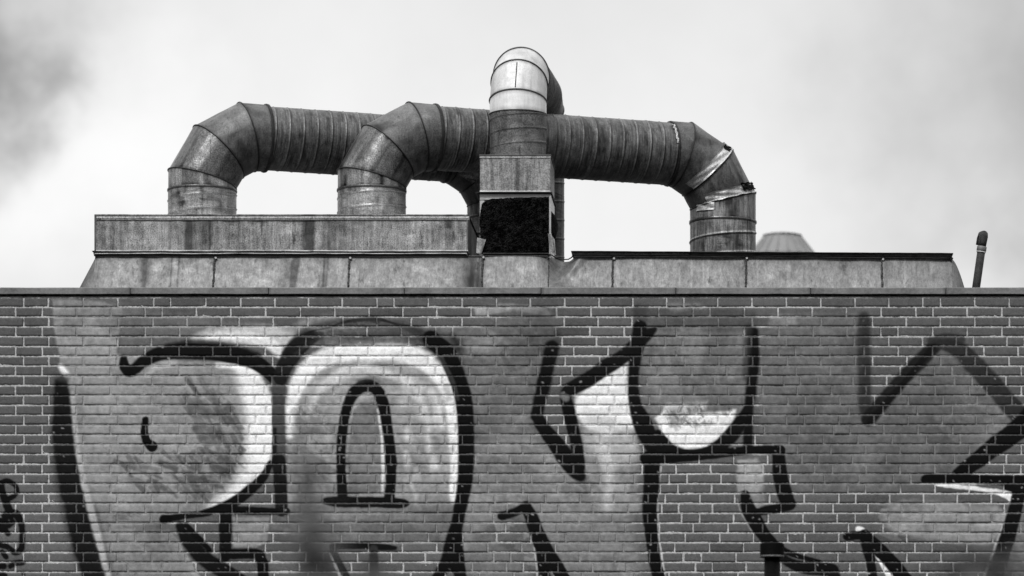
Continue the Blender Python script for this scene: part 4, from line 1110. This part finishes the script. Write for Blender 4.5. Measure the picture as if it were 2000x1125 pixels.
seg(k4, k5, rd, na=bis(g, s1), nb=bis(s1, s2), bn=bnd, beads=(('b', .005),), seed=306, step=.02).build('elbow_gore', M['run2'], dk, True)
seg(k5, k6, rd, na=bis(s1, s2), nb=bis(s2, -UP), bn=bnd, beads=(('b', .005),), seed=307, step=.02).build('elbow_gore', M['run2'], dk, True)
seg(k6, Vector((k6.x, k6.y, ktz - .06)), rd * .98, na=bis(s2, -UP), bn=bnd, pitch=.145, ridge=.004, rw=.005, step=.006, seed=308).build('rear_riser', M['run2'], dk, True)
nf = -(hd - f1 * hd.dot(f1)).normalized()
mb = MB(); mb.tube([k1 + nf * (rd + .001) + f1 * q for q in (-.04, .02, .08, .14, .20)], .0035, 6, .9); mb.build('lap_seam', M['iron'], dk)

# ------------------------------------------------------------------ leaning vent pipe on the right
VY = .9
vp = thing('vent_pipe', 'thin dark vent pipe with a hooked top leaning right near the wall end', 'pipe', PT(1903, 575, VY))
base, tp = PT(1901, 600, VY), PT(1917.2, 486, VY)
base = base + (base - tp) * .35
mb = MB(); mb.tube([base, base.lerp(tp, .5), tp], 8.0 * (D + VY) / F, 20); mb.build('pipe', M['iron'], vp, smooth=True)
ax = (tp - base).normalized()
mb = MB(); mb.tube([tp - ax * .018, tp - ax * .014, tp + ax * .014, tp + ax * .018], [8.8 / 269, 9.6 / 269, 9.6 / 269, 8.8 / 269], 20); mb.build('collar', M['flange'], vp, smooth=True)
mb = MB(); mb.tube([tp - ax * .026, tp - ax * .021], 9.4 / 269, 20, -.4); mb.build('collar_ring', M['edge'], vp, smooth=True)
top = PT(1921, 463, VY)
pts = [tp + ax * .015, tp.lerp(top, .5), top, top + Vector((.001, .016, .018)), top + Vector((-.006, .040, .020)), top + Vector((-.016, .062, -.004)), top + Vector((-.026, .066, -.050))]
mb = MB(); mb.tube(pts, [7.9 / 269, 8.1 / 269, 8.6 / 269, 8.8 / 269, 8.6 / 269, 8.0 / 269, 7.2 / 269], 20); mb.build('hooked_top', M['iron'], vp, smooth=True)

# ------------------------------------------------------------------ capped post in front of the wall
PYP = -4.6
pc = thing('capped_post', 'black capped round post standing in front of the graffiti at the bottom right', 'post', (PX(1508, PYP), PYP, 0))
pr = 15.5 * (D + PYP) / F; cr = 23.5 * (D + PYP) / F
cx = PX(1508, PYP)
mb = MB(); mb.tube([(cx, PYP, 0), (cx, PYP, 1.5), (cx, PYP, PZ(1086, PYP))], pr, 32); mb.build('post', M['post'], pc, smooth=True)
z0, z1 = PZ(1089, PYP), PZ(1060, PYP)
mb = MB(); mb.tube([(cx, PYP, z0), (cx, PYP, z0 + .004), (cx, PYP, z1 - .008), (cx, PYP, z1)], [cr * 1.03, cr, cr, cr * .9], 40); mb.build('cap', M['post'], pc)
mb = MB(); mb.tube([(cx, PYP, z0 + .006), (cx, PYP, z0 + .011)], cr * 1.012, 40, -.9); mb.build('cap_ring', M['flange'], pc)

# ------------------------------------------------------------------ blurred saplings close to the lens
def sapling(label, Y, stem, leaves, seed):
    rr = random.Random(seed)
    b = PT(stem[0][0], stem[0][1], Y); g0 = Vector((b.x + rr.uniform(-.1, .1), Y + .05, 0))
    t = thing('sapling', label, 'sapling', g0, 'blurred twigs close to the camera')
    pts = [g0, g0.lerp(b, .4) + Vector((.03, 0, 0)), g0.lerp(b, .8)] + [PT(x, y, Y) for x, y in stem]
    mb = MB(); mb.tube(pts, [.009, .008, .006] + [.004 - .002 * i / len(stem) for i in range(len(stem))], 8); mb.build('trunk', M['bark'], t, smooth=True)
    mb = MB()
    L = [PT(x, y, Y + rr.uniform(-.25, .25)) for x, y in leaves]
    sz = [s for s in [rr.uniform(.020, .034) for _ in leaves]]
    for k in range(110):
        s_ = rr.random() * .95
        c = g0.lerp(b, .25 + .62 * s_); rad_ = .30 * (1 - s_) + .06
        c = c + Vector((rr.gauss(0, rad_), rr.gauss(0, rad_), rr.gauss(0, .08)))
        if c.z > b.z - .06: c.z = b.z - .06 - rr.random() * .2
        L.append(c); sz.append(rr.uniform(.03, .05))
    for c, s_ in zip(L, sz):
        d = Vector((rr.gauss(0, 1), rr.gauss(0, .7), rr.gauss(.3, .6))).normalized(); u = d.orthogonal().normalized()
        q = rr.uniform(0, 6.28); w = (u * math.cos(q) + d.cross(u) * math.sin(q)); nn = d.cross(w)
        V = [c - d * s_, c - d * s_ * .3 + w * s_ * .42 + nn * s_ * .08, c + d * s_ * .4 + w * s_ * .34 + nn * s_ * .06, c + d * s_,
             c + d * s_ * .4 - w * s_ * .34 + nn * s_ * .06, c - d * s_ * .3 - w * s_ * .42 + nn * s_ * .08, c - nn * s_ * .04]
        mb.add([tuple(v) for v in V], [(0, 1, 6), (1, 2, 6), (2, 3, 6), (3, 4, 6), (4, 5, 6), (5, 0, 6)])
        near = min(pts[2:], key=lambda p: (p - c).length)
        if (near - c).length < .35: mb.tube([near, near.lerp(c - d * s_, .5) + Vector((0, 0, -.004)), c - d * s_], .0012, 4)
    mb.build('crown', M['leaf'], t)
sapling('blurred dark sapling tip in front of the second painted letter', -20.2,
        [(640, 1180), (628, 1120), (612, 1050), (602, 980), (596, 915)],
        [(594, 905), (603, 935), (597, 965), (612, 985), (590, 1010), (618, 1030), (598, 1045), (575, 1058), (560, 1068), (610, 1070), (645, 1066), (628, 1090), (600, 1105), (648, 1110), (590, 1130), (620, 1140), (660, 1130), (672, 965), (588, 990), (606, 1000), (596, 1024), (612, 1052), (584, 1048), (566, 1078), (552, 1064), (600, 1082), (632, 1074), (655, 1082), (640, 1100), (598, 950), (606, 918), (614, 1012), (622, 1062), (590, 1066), (730, 1110), (735, 1135), (690, 1140)], 5)
sapling('blurred dark sapling tip at the bottom right corner, in front of the last painted letter', -20.6,
        [(1930, 1200), (1935, 1150), (1945, 1110), (1960, 1085)],
        [(1945, 1090), (1900, 1092), (1916, 1106), (1888, 1104), (1904, 1086), (1893, 1092), (1925, 1096), (1975, 1092), (2000, 1085), (1900, 1115), (1940, 1120), (1985, 1115), (1870, 1120), (1960, 1140), (1915, 1140), (2010, 1120)], 11)
